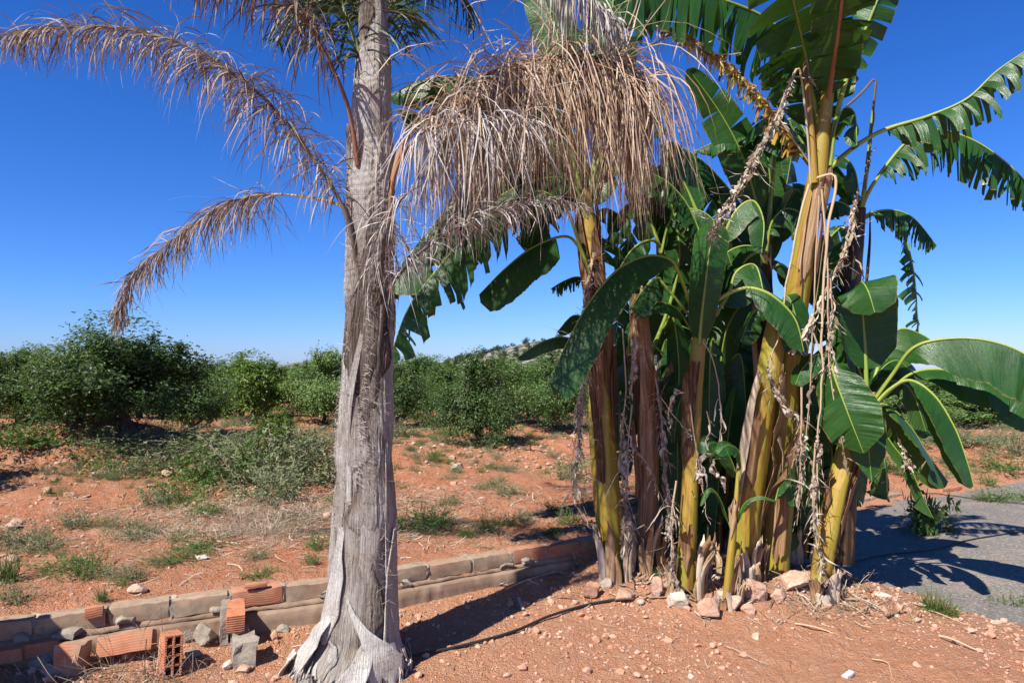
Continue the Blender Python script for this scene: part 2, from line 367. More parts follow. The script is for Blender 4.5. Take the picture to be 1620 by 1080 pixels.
def mk_stemlike(name, stops, su, sv, rough=.45, spec=.4, bs=.3):
    m, nt, b = mat(name); u = attr(nt, 'au'); v = attr(nt, 'av'); r = attr(nt, 'rnd')
    cv = math_(nt, 'COSINE', v); sn = math_(nt, 'SINE', v)
    vec = comb(nt, math_(nt, 'MULTIPLY', cv, sv), math_(nt, 'MULTIPLY', sn, sv), math_(nt, 'ADD', math_(nt, 'MULTIPLY', u, su), math_(nt, 'MULTIPLY', r, 17.0)))
    n1 = noise(nt, vec, 1.0, 5, .6, .3); n2 = noise(nt, vec, 5.0, 4, .65)
    f = math_(nt, 'ADD', math_(nt, 'ADD', math_(nt, 'MULTIPLY', n1, .75), math_(nt, 'MULTIPLY', n2, .25)), math_(nt, 'MULTIPLY', math_(nt, 'SUBTRACT', r, .5), .6))
    c = ramp(nt, f, stops); nt.links.new(c, b.inputs['Base Color'])
    b.inputs['Roughness'].default_value = rough; b.inputs['Specular IOR Level'].default_value = spec
    bump(nt, b, n2, bs, .01); return m
M['pseudo'] = mk_stemlike('pseudostem', [(.28, (.02, .014, .009)), (.38, (.10, .048, .02)), (.46, (.26, .115, .03)), (.52, (.34, .205, .03)), (.60, (.285, .25, .03)), (.72, (.16, .20, .03))], 1.1, 2.2)
M['midrib'] = mk_stemlike('midrib', [(.2, (.10, .16, .02)), (.5, (.22, .30, .045)), (.8, (.33, .36, .07))], 2.0, 1.0, .4)
M['petiole_red'] = mk_stemlike('dry_petiole', [(.2, (.09, .035, .02)), (.45, (.22, .085, .04)), (.65, (.36, .19, .09)), (.85, (.40, .28, .17))], 2.0, 2.0, .6)
M['petiole_tan'] = mk_stemlike('tan_petiole', [(.2, (.27, .17, .10)), (.5, (.45, .32, .20)), (.8, (.56, .46, .33))], 3.0, 2.0, .7)
M['rachis_dark'] = mk_stemlike('dark_rachis', [(.2, (.04, .028, .02)), (.5, (.10, .07, .048)), (.8, (.22, .15, .10))], 3.0, 2.0, .7)
M['palm_green'] = mk_stemlike('green_petiole', [(.2, (.06, .075, .03)), (.5, (.12, .15, .055)), (.8, (.24, .25, .13))], 3.0, 2.0, .55)
M['sheath'] = mk_stemlike('dry_sheath', [(.2, (.05, .028, .015)), (.4, (.19, .10, .045)), (.55, (.36, .22, .11)), (.78, (.54, .44, .33))], 3.0, 9.0, .75, .25, .6)
M['hose'] = mk_simple('black_hose', [(.3, (.018, .018, .018)), (.7, (.04, .036, .033))], 8, .5, .1, .002)
M['wood'] = mk_simple('bark', [(.3, (.05, .037, .028)), (.5, (.10, .075, .055)), (.75, (.17, .135, .10))], 20, .9, .8, .01)
def mk_citrus(name, stops):
    m, nt, b = mat(name)
    f = math_(nt, 'ADD', math_(nt, 'MULTIPLY', attr(nt, 'rnd'), .7), math_(nt, 'MULTIPLY', nd(nt, 'ShaderNodeObjectInfo').outputs['Random'], .3))
    c = ramp(nt, f, stops); nt.links.new(c, b.inputs['Base Color'])
    b.inputs['Roughness'].default_value = .46; b.inputs['Specular IOR Level'].default_value = .45
    translucent(nt, b, mixc(nt, .5, c, (.20, .27, .035)), .34); return m
M['citrus'] = mk_citrus('citrus_leaf', [(.05, (.046, .090, .022)), (.35, (.096, .176, .044)), (.65, (.15, .252, .065)), (.97, (.27, .35, .12))])
M['citrus_dark'] = mk_citrus('dark_citrus_leaf', [(.05, (.026, .055, .014)), (.35, (.054, .105, .026)), (.65, (.088, .155, .04)), (.97, (.20, .27, .09))])
M['citrus_bright'] = mk_citrus('young_citrus_leaf', [(.05, (.05, .09, .015)), (.5, (.11, .19, .025)), (.97, (.21, .28, .05))])
M['hill'] = mk_simple('hill', [(.30, (.035, .055, .022)), (.47, (.06, .08, .035)), (.52, (.22, .20, .165)), (.7, (.36, .33, .29))], .28, .95, .6, .6)
M['pine'] = mk_citrus('hill_shrub_leaf', [(.05, (.018, .034, .014)), (.6, (.04, .065, .024)), (.97, (.08, .10, .04))])
M['mountain'] = mk_simple('mountain', [(.3, (.05, .07, .04)), (.7, (.16, .15, .12))], .003, .95, .2, 5)
M['white_junk'] = mk_simple('pale_plastic', [(.3, (.45, .45, .42)), (.7, (.66, .66, .63))], 12, .6, .2, .004)
# ---------------------------------------------------------------- terrain
WPTS = np.array([(-7.5, 1.60), (-2.78, 3.71), (-1.26, 4.41), (0.62, 5.55), (4.2, 8.6), (8.4, 11.2), (14.0, 14.7)])
def wall_sd(x, y):
    """signed distance to the wall's back line (positive = field side) """
    x = np.asarray(x, float); y = np.asarray(y, float)
    best = np.full(np.broadcast(x, y).shape, 1e9); sgn = np.ones_like(best)
    for a, b in zip(WPTS[:-1], WPTS[1:]):
        d = b - a; L2 = d @ d
        t = np.clip(((x - a[0]) * d[0] + (y - a[1]) * d[1]) / L2, 0, 1)
        ex = x - a[0] - t * d[0]; ey = y - a[1] - t * d[1]
        ds = np.hypot(ex, ey); s = np.sign(d[0] * (y - a[1]) - d[1] * (x - a[0]))
        m = ds < best - 1e-9; best = np.where(m, ds, best); sgn = np.where(m, s, sgn)
    return best * sgn
def wall_top(x): return 0.30 - 0.26 * sstep(0.7, 3.2, x)
LZ = -0.035
LN = np.array([0.76, 0.65])
def lane_in(x, y):
    s = (np.asarray(x) - 2.74) * LN[0] + (np.asarray(y) - 5.2) * LN[1]
    s = s + 0.28 * fbm(np.asarray(x) * 1.6, np.asarray(y) * 1.6, 3, 77)
    return s
def height(x, y, micro=True):
    x = np.asarray(x, float); y = np.asarray(y, float)
    sd = wall_sd(x, y)
    front = -0.02 + 0.095 * np.exp(-np.clip(-sd - .2, 0, 99) / 0.55) * (1 - sstep(1.2, 3.0, x))
    front = front + 0.115 * np.exp(-(((x - 1.55) / 1.25) ** 2 + ((y - 5.35) / .62) ** 2) ** 1.5)
    front = front + 0.02 * fbm(x * .9, y * .9, 3, 3)
    field = wall_top(x) - 0.02
    yy = y - .12 * x
    field = field + .16 * sstep(9.2, 11.4, yy) + .035 * sstep(12, 13, yy) * np.sin(y * .9)
    field = field + .55 * np.exp(-(((x + 6.7) / 1.5) ** 2 + ((y - 10.6) / 1.0) ** 2))      # soil heap at left
    field = field + .36 * np.exp(-(((x + 3.1) / 1.0) ** 2 + ((y - 9.3) / .7) ** 2))
    field = field + .16 * np.exp(-(((x - 8.3) / 1.6) ** 2 + ((y - 12.4) / .8) ** 2))
    field = field + .05 * fbm(x * .5, y * .5, 3, 11) * sstep(.2, 1.5, sd) + .05 * fbm(x * 1.7, y * 1.7, 3, 15) * sstep(.6, 2.5, sd)
    far = np.hypot(x, y)
    field = field + .25 * fbm(x * .06, y * .06, 3, 23) * sstep(25, 60, far) - .25 * sstep(18, 60, far)
    z = front + (field - front) * sstep(-.17, -.06, sd)
    li = lane_in(x, y)
    lane = sstep(-.05, .22, li) * (1 - sstep(-.45, -.25, sd))
    z = z * (1 - lane) + (LZ - .05) * lane
    if micro:
        am = (1 - lane) * (.35 + .65 * sstep(-.5, .5, fbm(x * .7, y * .7, 2, 31) * 2 + .2))
        z = z + am * (.030 * fbm(x * 6, y * 6, 3, 41) + .024 * np.abs(fbm(x * 17, y * 17, 3, 51)) + .011 * fbm(x * 45, y * 45, 2, 61)) * (1 + 1.0 * sstep(8, 11, np.hypot(x, y)) * (sd > 0))
    return z
def G(px, py, micro=True):
    d = np.concatenate([np.linspace(1.8, 14, 6000), np.linspace(14, 80, 6000)])
    u = (px - 810.0) / F; v = (540.0 - py) / F; s = d / (CP - v * SP)
    x = u * s; z = CAMZ + (SP + v * CP) * s
    h = height(x, d, micro)
    k = np.argmax(z < h)
    return np.array([x[k], d[k], h[k]])
def build_ground():
    fine = np.radians(np.linspace(-47, 47, 820)); co = np.radians(np.linspace(47, 313, 60))[1:-1]
    ang = np.concatenate([fine, co])
    rad = [0.3, .7, 1.1, 1.5]; r = 1.5
    while r < 60: r *= 1.0062; rad.append(r)
    while r < 9000: r *= 1.07; rad.append(r)
    rad = np.array(rad)
    x = rad[:, None] * np.sin(ang)[None]; y = rad[:, None] * np.cos(ang)[None]
    z = np.empty_like(x)
    for i in range(0, len(rad), 60): z[i:i + 60] = height(x[i:i + 60], y[i:i + 60])
    sd = wall_sd(x, y)
    litter = np.clip(sstep(.06, .34, fbm(x * .45 + 3, y * .6, 3, 91) + .04) * .4 * sstep(.2, 1.2, sd), 0, 1)
    litter = np.maximum(litter, .9 * np.exp(-(((x + 1.9) / 1.3) ** 2 + ((y - 6.3) / .6) ** 2)))
    litter = np.maximum(litter, .9 * np.exp(-(((x + 3.0) / .9) ** 2 + ((y - 7.6) / .5) ** 2)))
    litter = np.maximum(litter, .6 * sstep(14, 22, np.hypot(x, y)))
    litter = np.maximum(litter, .5 * np.exp(-((lane_in(x, y) + .25) / .3) ** 2) * (sd < -.2))
    litter = np.maximum(litter, .6 * np.exp(-(((x - 2.1) / .5) ** 2 + ((y - 4.9) / .3) ** 2)))
    pale = 1 - sstep(-.3, .6, sd) * .75
    mb = MB(); mb.grid(np.stack([x, y, z], -1)[:, :], u=0, w=pale, r=litter, close=True)
    ctr = np.array([[0, 0, -.02]])
    mb.add(np.vstack([np.stack([x, y, z], -1)[0], ctr]), tris=[(i, (i + 1) % len(ang), len(ang)) for i in range(len(ang))], w=1.0, r=0)
    o = mb.build('ground', M['soil']); tag(o, kind='structure')
build_ground()
def build_lane():
    mb = MB()
    n, m = 60, 90
    a = np.linspace(-.55, 9.5, n)[:, None]; b = np.linspace(-9.0, 16.0, m)[None]
    x = 2.74 + a * LN[0] + b * LN[1]; y = 5.2 + a * LN[1] - b * LN[0]
    sd = wall_sd(x, y)
    # stop under the wall
    push = np.maximum(0, sd + .12)
    x = x + push * .53; y = y - push * .85
    z = LZ + .006 * fbm(x * 1.2, y * 1.2, 2, 5)
    mb.grid(np.stack([x, y, z], -1)); o = mb.build('asphalt_lane', M['asphalt']); tag(o, kind='structure')
build_lane()

# ---------------------------------------------------------------- low wall
def wall_line(n=400):
    return cr(np.column_stack([WPTS[:5], np.zeros(5)]), n)
def build_wall():
    t = thing('low_wall', (-1.3, 4.3, 0.1), 'low crumbling garden wall of mortar-smeared hollow bricks on a rough concrete footing', 'wall')
    line = WPTS
    def along(s):
        for a, b in zip(line[:-1], line[1:]):
            L = np.linalg.norm(b - a)
            if s <= L: return a + (b - a) * s / L, (b - a) / L
            s -= L
        return line[-1], (line[-1] - line[-2]) / np.linalg.norm(line[-1] - line[-2])
    mort = MB(); s = 1.2; k = 0
    rr = random.Random(5)
    tot = sum(np.linalg.norm(b - a) for a, b in zip(line[:-1], line[1:]))
    while s < 14.5:
        L = rr.uniform(.285, .325); p, d = along(s + L / 2); nn = np.array([-d[1], d[0]])
        zt = float(wall_top(p[0])) + rr.uniform(-.008, .008)
        hgt = .098; th = .115
        c = np.array([*(p - nn * th / 2), zt - hgt / 2])
        mb = MB(); dd = np.array([d[0], d[1], rr.uniform(-.012, .012)])
        smear = rr.choice([.4, .6, .8, .95, 1.0]) if p[0] > -3.2 else .15
        if -1.75 < p[0] < -1.4 or 0.0 < p[0] < .35: smear = 0.02
        rough_block(mb, c, dd * L, np.array([nn[0], nn[1], 0]) * th, np.array([0, 0, hgt]), .0048, seed=k, r=smear, bev=.010)
        mb.build('brick', M['brick'], t)
        # mortar joint
        q, d2 = along(s + L + .008)
        rough_block(mort, np.array([*(q - nn * (th / 2 - .002)), zt - hgt / 2 - .004]), dd * rr.uniform(.03, .055), np.array([nn[0], nn[1], 0]) * (th * .93), np.array([0, 0, hgt * .93]), .016, seed=k + 50, bev=.008, fq=30)
        if rr.random() < .5:
            q2, _ = along(s + L * rr.uniform(.2, .9)); rough_block(mort, np.array([*(q2 - nn * (th + .012)), zt - hgt + rr.uniform(.0, .02)]), dd * rr.uniform(.05, .13), np.array([nn[0], nn[1], 0]) * .035, np.array([0, 0, rr.uniform(.02, .045)]), .018, seed=k + 90, bev=.012, fq=30)
        s += L + .016; k += 1
    # mortar bed under the bricks, squeezed out irregularly
    n = 900; ss = np.linspace(1.1, 14.6, n); pts = np.array([np.concatenate(along(a)) for a in ss])
    nn = np.stack([-pts[:, 3], pts[:, 2]], 1); zt = wall_top(pts[:, 0]) - .094
    prof = [(-.108, -.001), (-.113, -.010), (-.138, -.0235), (-.05, -.028)]
    g = []
    for i, (o_, z_) in enumerate(prof):
        wob = .5 * (.020 * fbm(ss * 9, ss * 0 + i * .4, 4, 3) + (.10 * np.maximum(0, fbm(ss * 2.3, ss * 0 + 3, 3, 8) - .12) if i < 3 else 0))
        xy = pts[:, :2] + nn * (o_ - wob)[:, None]
        g.append(np.column_stack([xy, zt + z_ + .008 * fbm(ss * 13, ss * 0 + 9 + i, 3, 4)]))
    g.insert(0, np.column_stack([pts[:, :2] + nn * -.02, zt + .002]))
    mort.build('mortar', M['mortar'], t)
    ft = MB(); ft.grid(np.stack(g, 1))
    prof = [(-.03, .0), (-.172, -.004), (-.182, -.014), (-.184, -.06), (-.185, -.13), (-.2, -.32), (-.2, -.4)]
    zt = wall_top(pts[:, 0]) - .118
    brk = .09 * sstep(.22, .5, fbm(ss * 1.1, ss * 0 + 2, 3, 19) + .15 * sstep(.2, .9, pts[:, 0]))   # stretches broken away
    g = []
    for i, (o_, z_) in enumerate(prof):
        wob = .012 * fbm(ss * 3, ss * 0 + i * .3, 4, 33) + (.010 * fbm(ss * 22, ss * 0 + i * 1.3, 3, 35)) - brk * (i > 0) * .8
        xy = pts[:, :2] + nn * (o_ - wob)[:, None]
        g.append(np.column_stack([xy, zt + z_ + (.006 * fbm(ss * 12, ss * 0 + i, 3, 37) if i else 0)]))
    ft.grid(np.stack(g, 1)); ft.build('footing', M['concrete'], t)
    bk = MB(); g = [np.column_stack([pts[:, :2] + nn * a, wall_top(pts[:, 0]) + b]) for a, b in ((-.02, -.1), (-.002, -.1), (-.002, -.4))]
    bk.grid(np.stack(g, 1)); bk.build('wall_back', M['concrete'], t)
build_wall()
# ---------------------------------------------------------------- light
SUN_AZ, SUN_EL = 40.0, 48.0     # shadows fall towards +x,+y
sun_d = bpy.data.lights.new('sun', 'SUN'); sun_d.energy = 4.9; sun_d.angle = R_(.53); sun_d.color = (1.0, .95, .87)
sun = bpy.data.objects.new('sun', sun_d); COL.objects.link(sun)
a, e = R_(SUN_AZ), R_(SUN_EL)
todir = Vector((-math.sin(a) * math.cos(e), -math.cos(a) * math.cos(e), math.sin(e)))
sun.rotation_euler = todir.to_track_quat('Z', 'Y').to_euler(); sun.location = (-6, -8, 12)
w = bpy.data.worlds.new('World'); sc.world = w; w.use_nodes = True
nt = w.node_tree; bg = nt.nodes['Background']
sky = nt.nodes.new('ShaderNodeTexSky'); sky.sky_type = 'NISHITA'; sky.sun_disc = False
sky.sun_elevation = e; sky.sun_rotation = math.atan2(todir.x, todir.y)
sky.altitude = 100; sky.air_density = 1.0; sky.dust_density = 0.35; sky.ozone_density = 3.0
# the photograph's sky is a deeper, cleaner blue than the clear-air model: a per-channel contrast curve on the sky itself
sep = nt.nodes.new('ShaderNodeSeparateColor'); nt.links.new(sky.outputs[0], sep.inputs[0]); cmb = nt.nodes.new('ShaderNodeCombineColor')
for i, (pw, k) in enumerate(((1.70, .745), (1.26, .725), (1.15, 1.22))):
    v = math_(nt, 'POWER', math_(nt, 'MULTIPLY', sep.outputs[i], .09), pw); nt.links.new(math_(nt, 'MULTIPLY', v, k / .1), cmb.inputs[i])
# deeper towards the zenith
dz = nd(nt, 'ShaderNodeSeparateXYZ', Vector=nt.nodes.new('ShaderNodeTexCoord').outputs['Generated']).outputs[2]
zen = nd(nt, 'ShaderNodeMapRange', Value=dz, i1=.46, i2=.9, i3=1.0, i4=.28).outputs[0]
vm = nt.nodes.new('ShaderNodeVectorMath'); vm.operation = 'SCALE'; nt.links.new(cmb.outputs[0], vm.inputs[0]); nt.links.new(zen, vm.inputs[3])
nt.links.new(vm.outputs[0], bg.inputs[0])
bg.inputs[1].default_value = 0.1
sc.view_settings.view_transform = 'Standard'; sc.view_settings.look = 'None'
sc.view_settings.exposure = 0.8; sc.view_settings.gamma = 1.0
sc.render.engine = 'CYCLES'
sc.cycles.max_bounces = 6; sc.cycles.transparent_max_bounces = 4
# ---------------------------------------------------------------- palm
PD = 3.78
TR = [(-260, 598, 15), (-60, 596, 18), (0, 594, 20), (50, 592, 22), (100, 590, 26), (200, 587, 31), (300, 587, 36), (400, 586, 37),
      (500, 585, 38), (600, 580, 39), (700, 577, 44), (800, 577, 49), (900, 574, 52), (950, 571, 56), (1000, 567, 63), (1035, 561, 84), (1062, 556, 98), (1085, 556, 108)]
class Axis:
    """a stem: centre line and radius as functions of photo row"""
    def __init__(s, rows):            # rows: (py, px, radius px, depth)
        rows = sorted(rows); s.py = np.array([r[0] for r in rows], float)
        s.C = np.array([P(r[1], r[0], r[3]) for r in rows]); s.R = np.array([r[2] * r[3] / F for r in rows])
        s.rows = rows
    def c(s, py): return np.stack([np.interp(py, s.py, s.C[:, k]) for k in range(3)], -1)
    def r(s, py): return np.interp(py, s.py, s.R)
    def pt(s, py, th, off):
        """point on the stem surface, th = 0 faces the camera, +90 deg = right"""
        c = s.c(py); rr = s.r(py) + off
        return c + np.stack([rr * np.sin(th), -rr * np.cos(th), np.zeros_like(rr)], -1)
def sheath(mb, ax, st, n=26, m=9, curl=0.0, thick=.006, seed=0, r=.6, rag=.02):
    """leaf-base strip on a stem. st: (py, theta deg, half width m, offset m, side curl m)"""
    st = np.array([list(s) + [curl] * (5 - len(s)) for s in st], float)
    t = np.linspace(0, len(st) - 1, n); q = np.stack([np.interp(t, np.arange(len(st)), st[:, k]) for k in range(5)], 1)
    for it in range(2): q[1:-1] = .25 * q[:-2] + .5 * q[1:-1] + .25 * q[2:]
    s = np.linspace(-1, 1, m)
    tl = np.linspace(0, 1, n)[:, None]
    py = q[:, 0:1] + rag * 300 * (fbm(s[None] * 2.2 + seed, s[None] * 0 + seed * 1.7, 3, seed) * 1.3 + .6 * s[None] ** 2) * tl ** 6 - rag * 300 * (fbm(s[None] * 2.6 + seed, s[None] * 0 + seed * 2.3, 3, seed + 1) * 1.6 + .7 * s[None] ** 2) * (1 - tl) ** 6
    rr = ax.r(py)
    edge = 1 + .16 * fbm(t[:, None] * 1.3 + 9 * np.sign(s)[None] + seed * 3, 0 * s[None] + seed, 3, seed)
    th = np.radians(q[:, 1:2]) + s[None] * edge * q[:, 2:3] / (rr + .01)
    off = q[:, 3:4] + q[:, 4:5] * s[None] ** 2 + .012 * fbm(t[:, None] * .5 + seed, s[None] * 1.2 + seed, 3, seed + 2) + .004 * fbm(s[None] * 9 + 0 * t[:, None], t[:, None] * .3, 2, seed + 4)
    A = ax.pt(py, th, off); B = ax.pt(py, th, off - thick)
    ring = np.concatenate([A, B[:, ::-1]], 1)
    uu = np.concatenate([py, py[:, ::-1]], 1) / 290.0
    vv = np.concatenate([th, th[:, ::-1]], 1)
    mb.grid(ring, u=-uu, w=vv, r=r, close=True)
    for e in (0, n - 1):
        mb.add(np.concatenate([A[e], B[e]]), quads=[(j, j + 1, m + j + 1, m + j) for j in range(m - 1)], u=0.0, w=0.0, r=r)
def droop_lines(base, d0, L, nseg, g, wob, rg):
    """k hanging centre lines: base (k,3), start direction d0 (k,3), length L (k,), gravity g (k,)"""
    k = len(base); C = np.empty((k, nseg + 1, 3)); C[:, 0] = base; d = nrm(d0); D = np.empty_like(C); D[:, 0] = d
    cur = rg.normal(0, wob, (k, 3))
    for i in range(nseg):
        d = nrm(d + np.array([0, 0, -1.0]) * (g / nseg * 3)[:, None] + cur / nseg + rg.normal(0, wob * .35, (k, 3)) / nseg)
        C[:, i + 1] = C[:, i] + d * (L / nseg)[:, None]; D[:, i + 1] = d
    return C, D
def frond(root, poly, t0, L0, npin, mat_l, mat_r, rad=(.02, .004), g=1.2, up=(0, -.2, 1), wid=.007, seed=0, wob=.5, fwd=.5, lab=None, lift=.35, rspread=.5, rlo=0., rhi=1., prof=None, nseg=7):
    """pinnate palm leaf: rachis tube + hanging leaflets in several ranks"""
    rg = np.random.default_rng(seed)
    pts = np.array([P(*p) for p in poly]); C, Ln = cr(pts, 60); T = tang(C); N = ptrans(T, up); S = np.cross(T, N)
    rd = np.interp(np.linspace(0, 1, 60), [0, .12, 1], [rad[0] * 1.25, rad[0], rad[1]])
    mb = MB(); tube(mb, C, rd, 8, r=rg.uniform(.4, .6), flat=.7, hint=up)
    fr = mb.build('frond', mat_r, root)
    if lab: fr['label'] = lab
    n = npin; t = t0 + (1 - t0) * rg.random(n) ** (.70 if seed == 4 else .92)
    x = t * 59; i = np.clip(x.astype(int), 0, 58); f = (x - i)[:, None]
    B = C[i] * (1 - f) + C[i + 1] * f; Tt = T[i]; Ss = S[i]; Nn = N[i]
    sg = np.where(rg.random(n) < .5, -1, 1)[:, None]
    d0 = Tt * fwd + Ss * sg * rg.uniform(.5, 1.1, (n, 1)) + Nn * (lift + rg.normal(0, rspread, (n, 1))) + rg.normal(0, .22, (n, 3))
    tt = (t - t0) / (1 - t0)
    pr = np.interp(tt, [0, .1, .35, .75, 1], [.55, .85, 1, .75, .35]) if prof is None else np.interp(tt, *prof)
    L = L0 * pr * np.clip(rg.normal(.86, .2, n), .25, 1.3)
    gg = g * np.clip(rg.normal(1, .35, n), .15, 2.2)
    CC, D = droop_lines(B, d0, L, nseg, gg, wob, rg)
    w0 = rg.normal(0, 1, (n, 3)); w0 = nrm(w0 - D[:, 0] * (w0 * D[:, 0]).sum(-1, keepdims=True))
    Wd = np.empty_like(CC); tw = rg.normal(0, .35, n)
    wp = np.interp(np.linspace(0, 1, nseg + 1), [0, .15, .6, 1], [.55, 1, .8, .08])
    wv = w0
    for k in range(nseg + 1):
        wv = nrm(wv - D[:, k] * (wv * D[:, k]).sum(-1, keepdims=True) + np.cross(D[:, k], wv) * tw[:, None])
        Wd[:, k] = wv * (wid * wp[k]) * np.clip(rg.normal(1, .25, (n, 1)), .4, 1.7)
    mb = MB(); mb.ribbons(CC, Wd, np.clip(rlo + (rhi - rlo) * rg.random(n), 0, 1)); mb.build('leaflets', mat_l, fr)
    return fr
def build_palm():
    rows = [(r[0], r[1], r[2] * .91, PD) for r in TR]; ax = Axis(rows)
    base = np.array([P(556, 1062, PD)[0], PD, float(height(P(556, 1062, PD)[0], PD))])
    t = thing('palm_tree', base, 'queen palm with grey fibrous trunk and withered brown hanging fronds', 'palm tree')
    n, m = 620, 200
    py = np.linspace(-250, 1084, n)[:, None]; th = np.linspace(-math.pi, math.pi, m, endpoint=False)[None]
    off = 0.004 * fbm(th * 3, py * .01, 3, 2) + 0 * py
    shade = .5 + .12 * fbm(th * 2, py * .012, 3, 4) + 0 * py
    rg = np.random.default_rng(12)
    # overlapping sheaths spiralling up the trunk: each a tapering raised patch with a hard edge
    for k in range(20):
        pb = 1080 - k * 52 + rg.uniform(-15, 15); tk = (k * 2.399 + .5) % (2 * math.pi) - math.pi
        ln = rg.uniform(190, 300); a = (pb - py) / ln
        w = 1.5 * np.clip(1 - a, 0, 1) ** .8 * sstep(-.02, .25, a) * (a > 0) * (a < 1)
        dth = (th - tk - .12 * np.sin(a * 4) + math.pi) % (2 * math.pi) - math.pi
        x = np.abs(dth) / np.maximum(w, 1e-3) + .12 * fbm(py * .06, th * 2 + k, 3, k)
        ins = (1 - sstep(.90, 1.0, x)) * sstep(0, .22, a) * (a < 1)
        off = off * (1 - ins) + ins * (off * .5 + .010 + .012 * (1 - a) * (1 - x ** 2))
        shade = shade * (1 - ins) + ins * (rg.uniform(.28, .74) + .12 * fbm(th * 3 + k, py * .02, 2, k) - .30 * sstep(.78, .97, x) + .10 * (1 - sstep(.0, .5, x)))
    # the root boss and the torn butts at the ground
    low = sstep(985, 1060, py)
    off = off + low * (.028 * fbm(th * 4, py * .02, 3, 9) + .016 * np.abs(fbm(th * 26, py * .035, 3, 10)))
    # lighter and darker zones along this trunk
    shade = shade + .04 - .10 * sstep(920, 1010, py) + .30 * (sstep(90, 180, py) - sstep(300, 360, py)) - .16 * (sstep(360, 440, py) - sstep(640, 720, py)) + .07 * sstep(800, 960, py) - .22 * sstep(1035, 1080, py)
    ring = .0012 * np.sin(py * .6 + 2.5 * np.sin(th * 2) + 3 * fbm(th * 1.5, py * .01, 2, 6)) * (1 - sstep(420, 600, py))
    off = off + ring + .006 * fbm(th * 19 + 2.5 * fbm(th * 3, py * .02, 3, 40), py * .014 + th * 1.3, 4, 21) + .003 * fbm(th * 43 + 4 * fbm(th * 4, py * .03, 3, 41), py * .021 - th * 2.1, 3, 22)
    pts = ax.pt(py + 0 * th, th + 0 * py, off)
    mb = MB(); mb.grid(pts.transpose(1, 0, 2)[:, ::-1], u=np.broadcast_to(-(py + 0 * th) / 290, (n, m)).T[:, ::-1], w=np.broadcast_to(th, (n, m)).T[:, ::-1], r=shade.T[:, ::-1], close=False)
    # close seam
    s1 = np.stack([pts[:, -1], pts[:, 0]], 0); mb.grid(s1[:, ::-1], u=0, w=0, r=.4)
    mb.build('trunk', M['bark'], t)
    boots = [
        ([(1000, -46, .030, .02, .0), (955, -40, .066, .026, .008), (905, -34, .052, .026, .010), (865, -31, .027, .024, .006), (826, -29, .014, .020)], .86),
        ([(1058, -70, .075, .01, .02), (1020, -62, .085, .045, .02), (985, -54, .06, .045, .012), (960, -42, .03, .03)], .82),
        ([(1056, 44, .085, .015, .02), (1025, 44, .10, .045, .02), (1000, 36, .06, .060, .01), (975, 18, .026, .05, .0), (933, -8, .009, .020)], .88),
        ([(1072, -8, .09, .01, .02), (1045, 6, .080, .045, .03), (1015, 18, .042, .050, .01), (988, 21, .02, .04)], .8),
        ([(1030, 66, .08, .02, .0), (960, 66, .06, .020, .006), (900, 68, .042, .020, .004), (830, 72, .013, .034)], .58),
        ([(860, -52, .03, .008), (780, -42, .04, .014, -.006), (700, -34, .035, .022, -.006), (640, -26, .025, .03), (575, -12, .016, .026), (520, -2, .010, .014)], .6),
        ([(905, 62, .025, .012), (820, 58, .022, .016), (740, 60, .018, .018), (675, 64, .012, .016)], .58),
        ([(930, 8, .10, .008, -.012), (880, 14, .085, .016, -.015), (820, 22, .06, .02, -.01), (770, 30, .02, .012)], .62),
        ([(790, -30, .05, .006), (720, -36, .055, .012, -.01), (640, -44, .04, .014), (560, -50, .02, .012)], .74),
        ([(640, 28, .055, .006, -.01), (560, 34, .04, .014), (480, 40, .02, .016)], .42),
        ([(420, -58, .03, .006), (330, -60, .026, .016), (260, -58, .022, .024), (205, -62, .019, .034)], .45),
        ([(420, 55, .03, .008), (330, 60, .024, .018), (290, 66, .02, .03)], .35),
        ([(300, 16, .045, .004), (210, 22, .035, .012), (120, 26, .024, .015), (20, 24, .016, .012), (-60, 20, .014, .01)], .62),
        ([(1080, -78, .08, .0, .02), (1050, -84, .075, .065, .03), (1024, -80, .04, .07, .01)], .9),
        ([(1082, -30, .05, -.02), (1060, -34, .04, .03, -.02), (1040, -36, .02, .04)], .5),
        ([(1084, 30, .05, -.02), (1066, 30, .035, .03, -.02), (1052, 28, .015, .035)], .5),
        ([(1082, 66, .06, -.02), (1050, 64, .05, .03, -.02), (1030, 62, .03, .03)], .45),
        ([(1020, -18, .03, .005), (1000, -22, .02, .03, -.01), (990, -26, .008, .04)], .66),
    ]
    for k, (st, r) in enumerate(boots):
        mb = MB(); sheath(mb, ax, st, seed=k * 3 + 1, r=r, n=34, m=13); mb.build('leaf_base', M['bark'], t)
    # torn butts around the root boss
    mb = MB()
    for k in range(95):
        th0 = rg.uniform(-100, 100); y0 = rg.uniform(1046, 1084)
        sheath(mb, ax, [(y0 + 14, th0, .02, -.02), (y0, th0 + rg.normal(0, 3), rg.uniform(.008, .02), rg.uniform(.005, .03)), (y0 - rg.uniform(12, 42), th0 + rg.normal(0, 8), .006, rg.uniform(.0, .05))], n=7, m=5, seed=200 + k, r=rg.uniform(.3, .75), rag=.03)
    mb.build('root_boss', M['bark'], t)
    # loose fibres at sheath margins and on the mid trunk
    k = 1500; y0 = rg.choice([0, 1, 2, 3, 4, 5], k, p=[.16, .22, .22, .18, .12, .10])
    yy = np.choose(y0, [rg.uniform(380, 470, k), rg.uniform(470, 640, k), rg.uniform(620, 760, k), rg.uniform(745, 900, k), rg.uniform(820, 960, k), rg.uniform(170, 380, k)])
    tt = np.radians(np.where(rg.random(k) < .6, rg.normal(-38, 22, k), rg.normal(40, 30, k)))
    tt = np.where(y0 == 4, np.radians(rg.normal(50, 18, k)), tt)
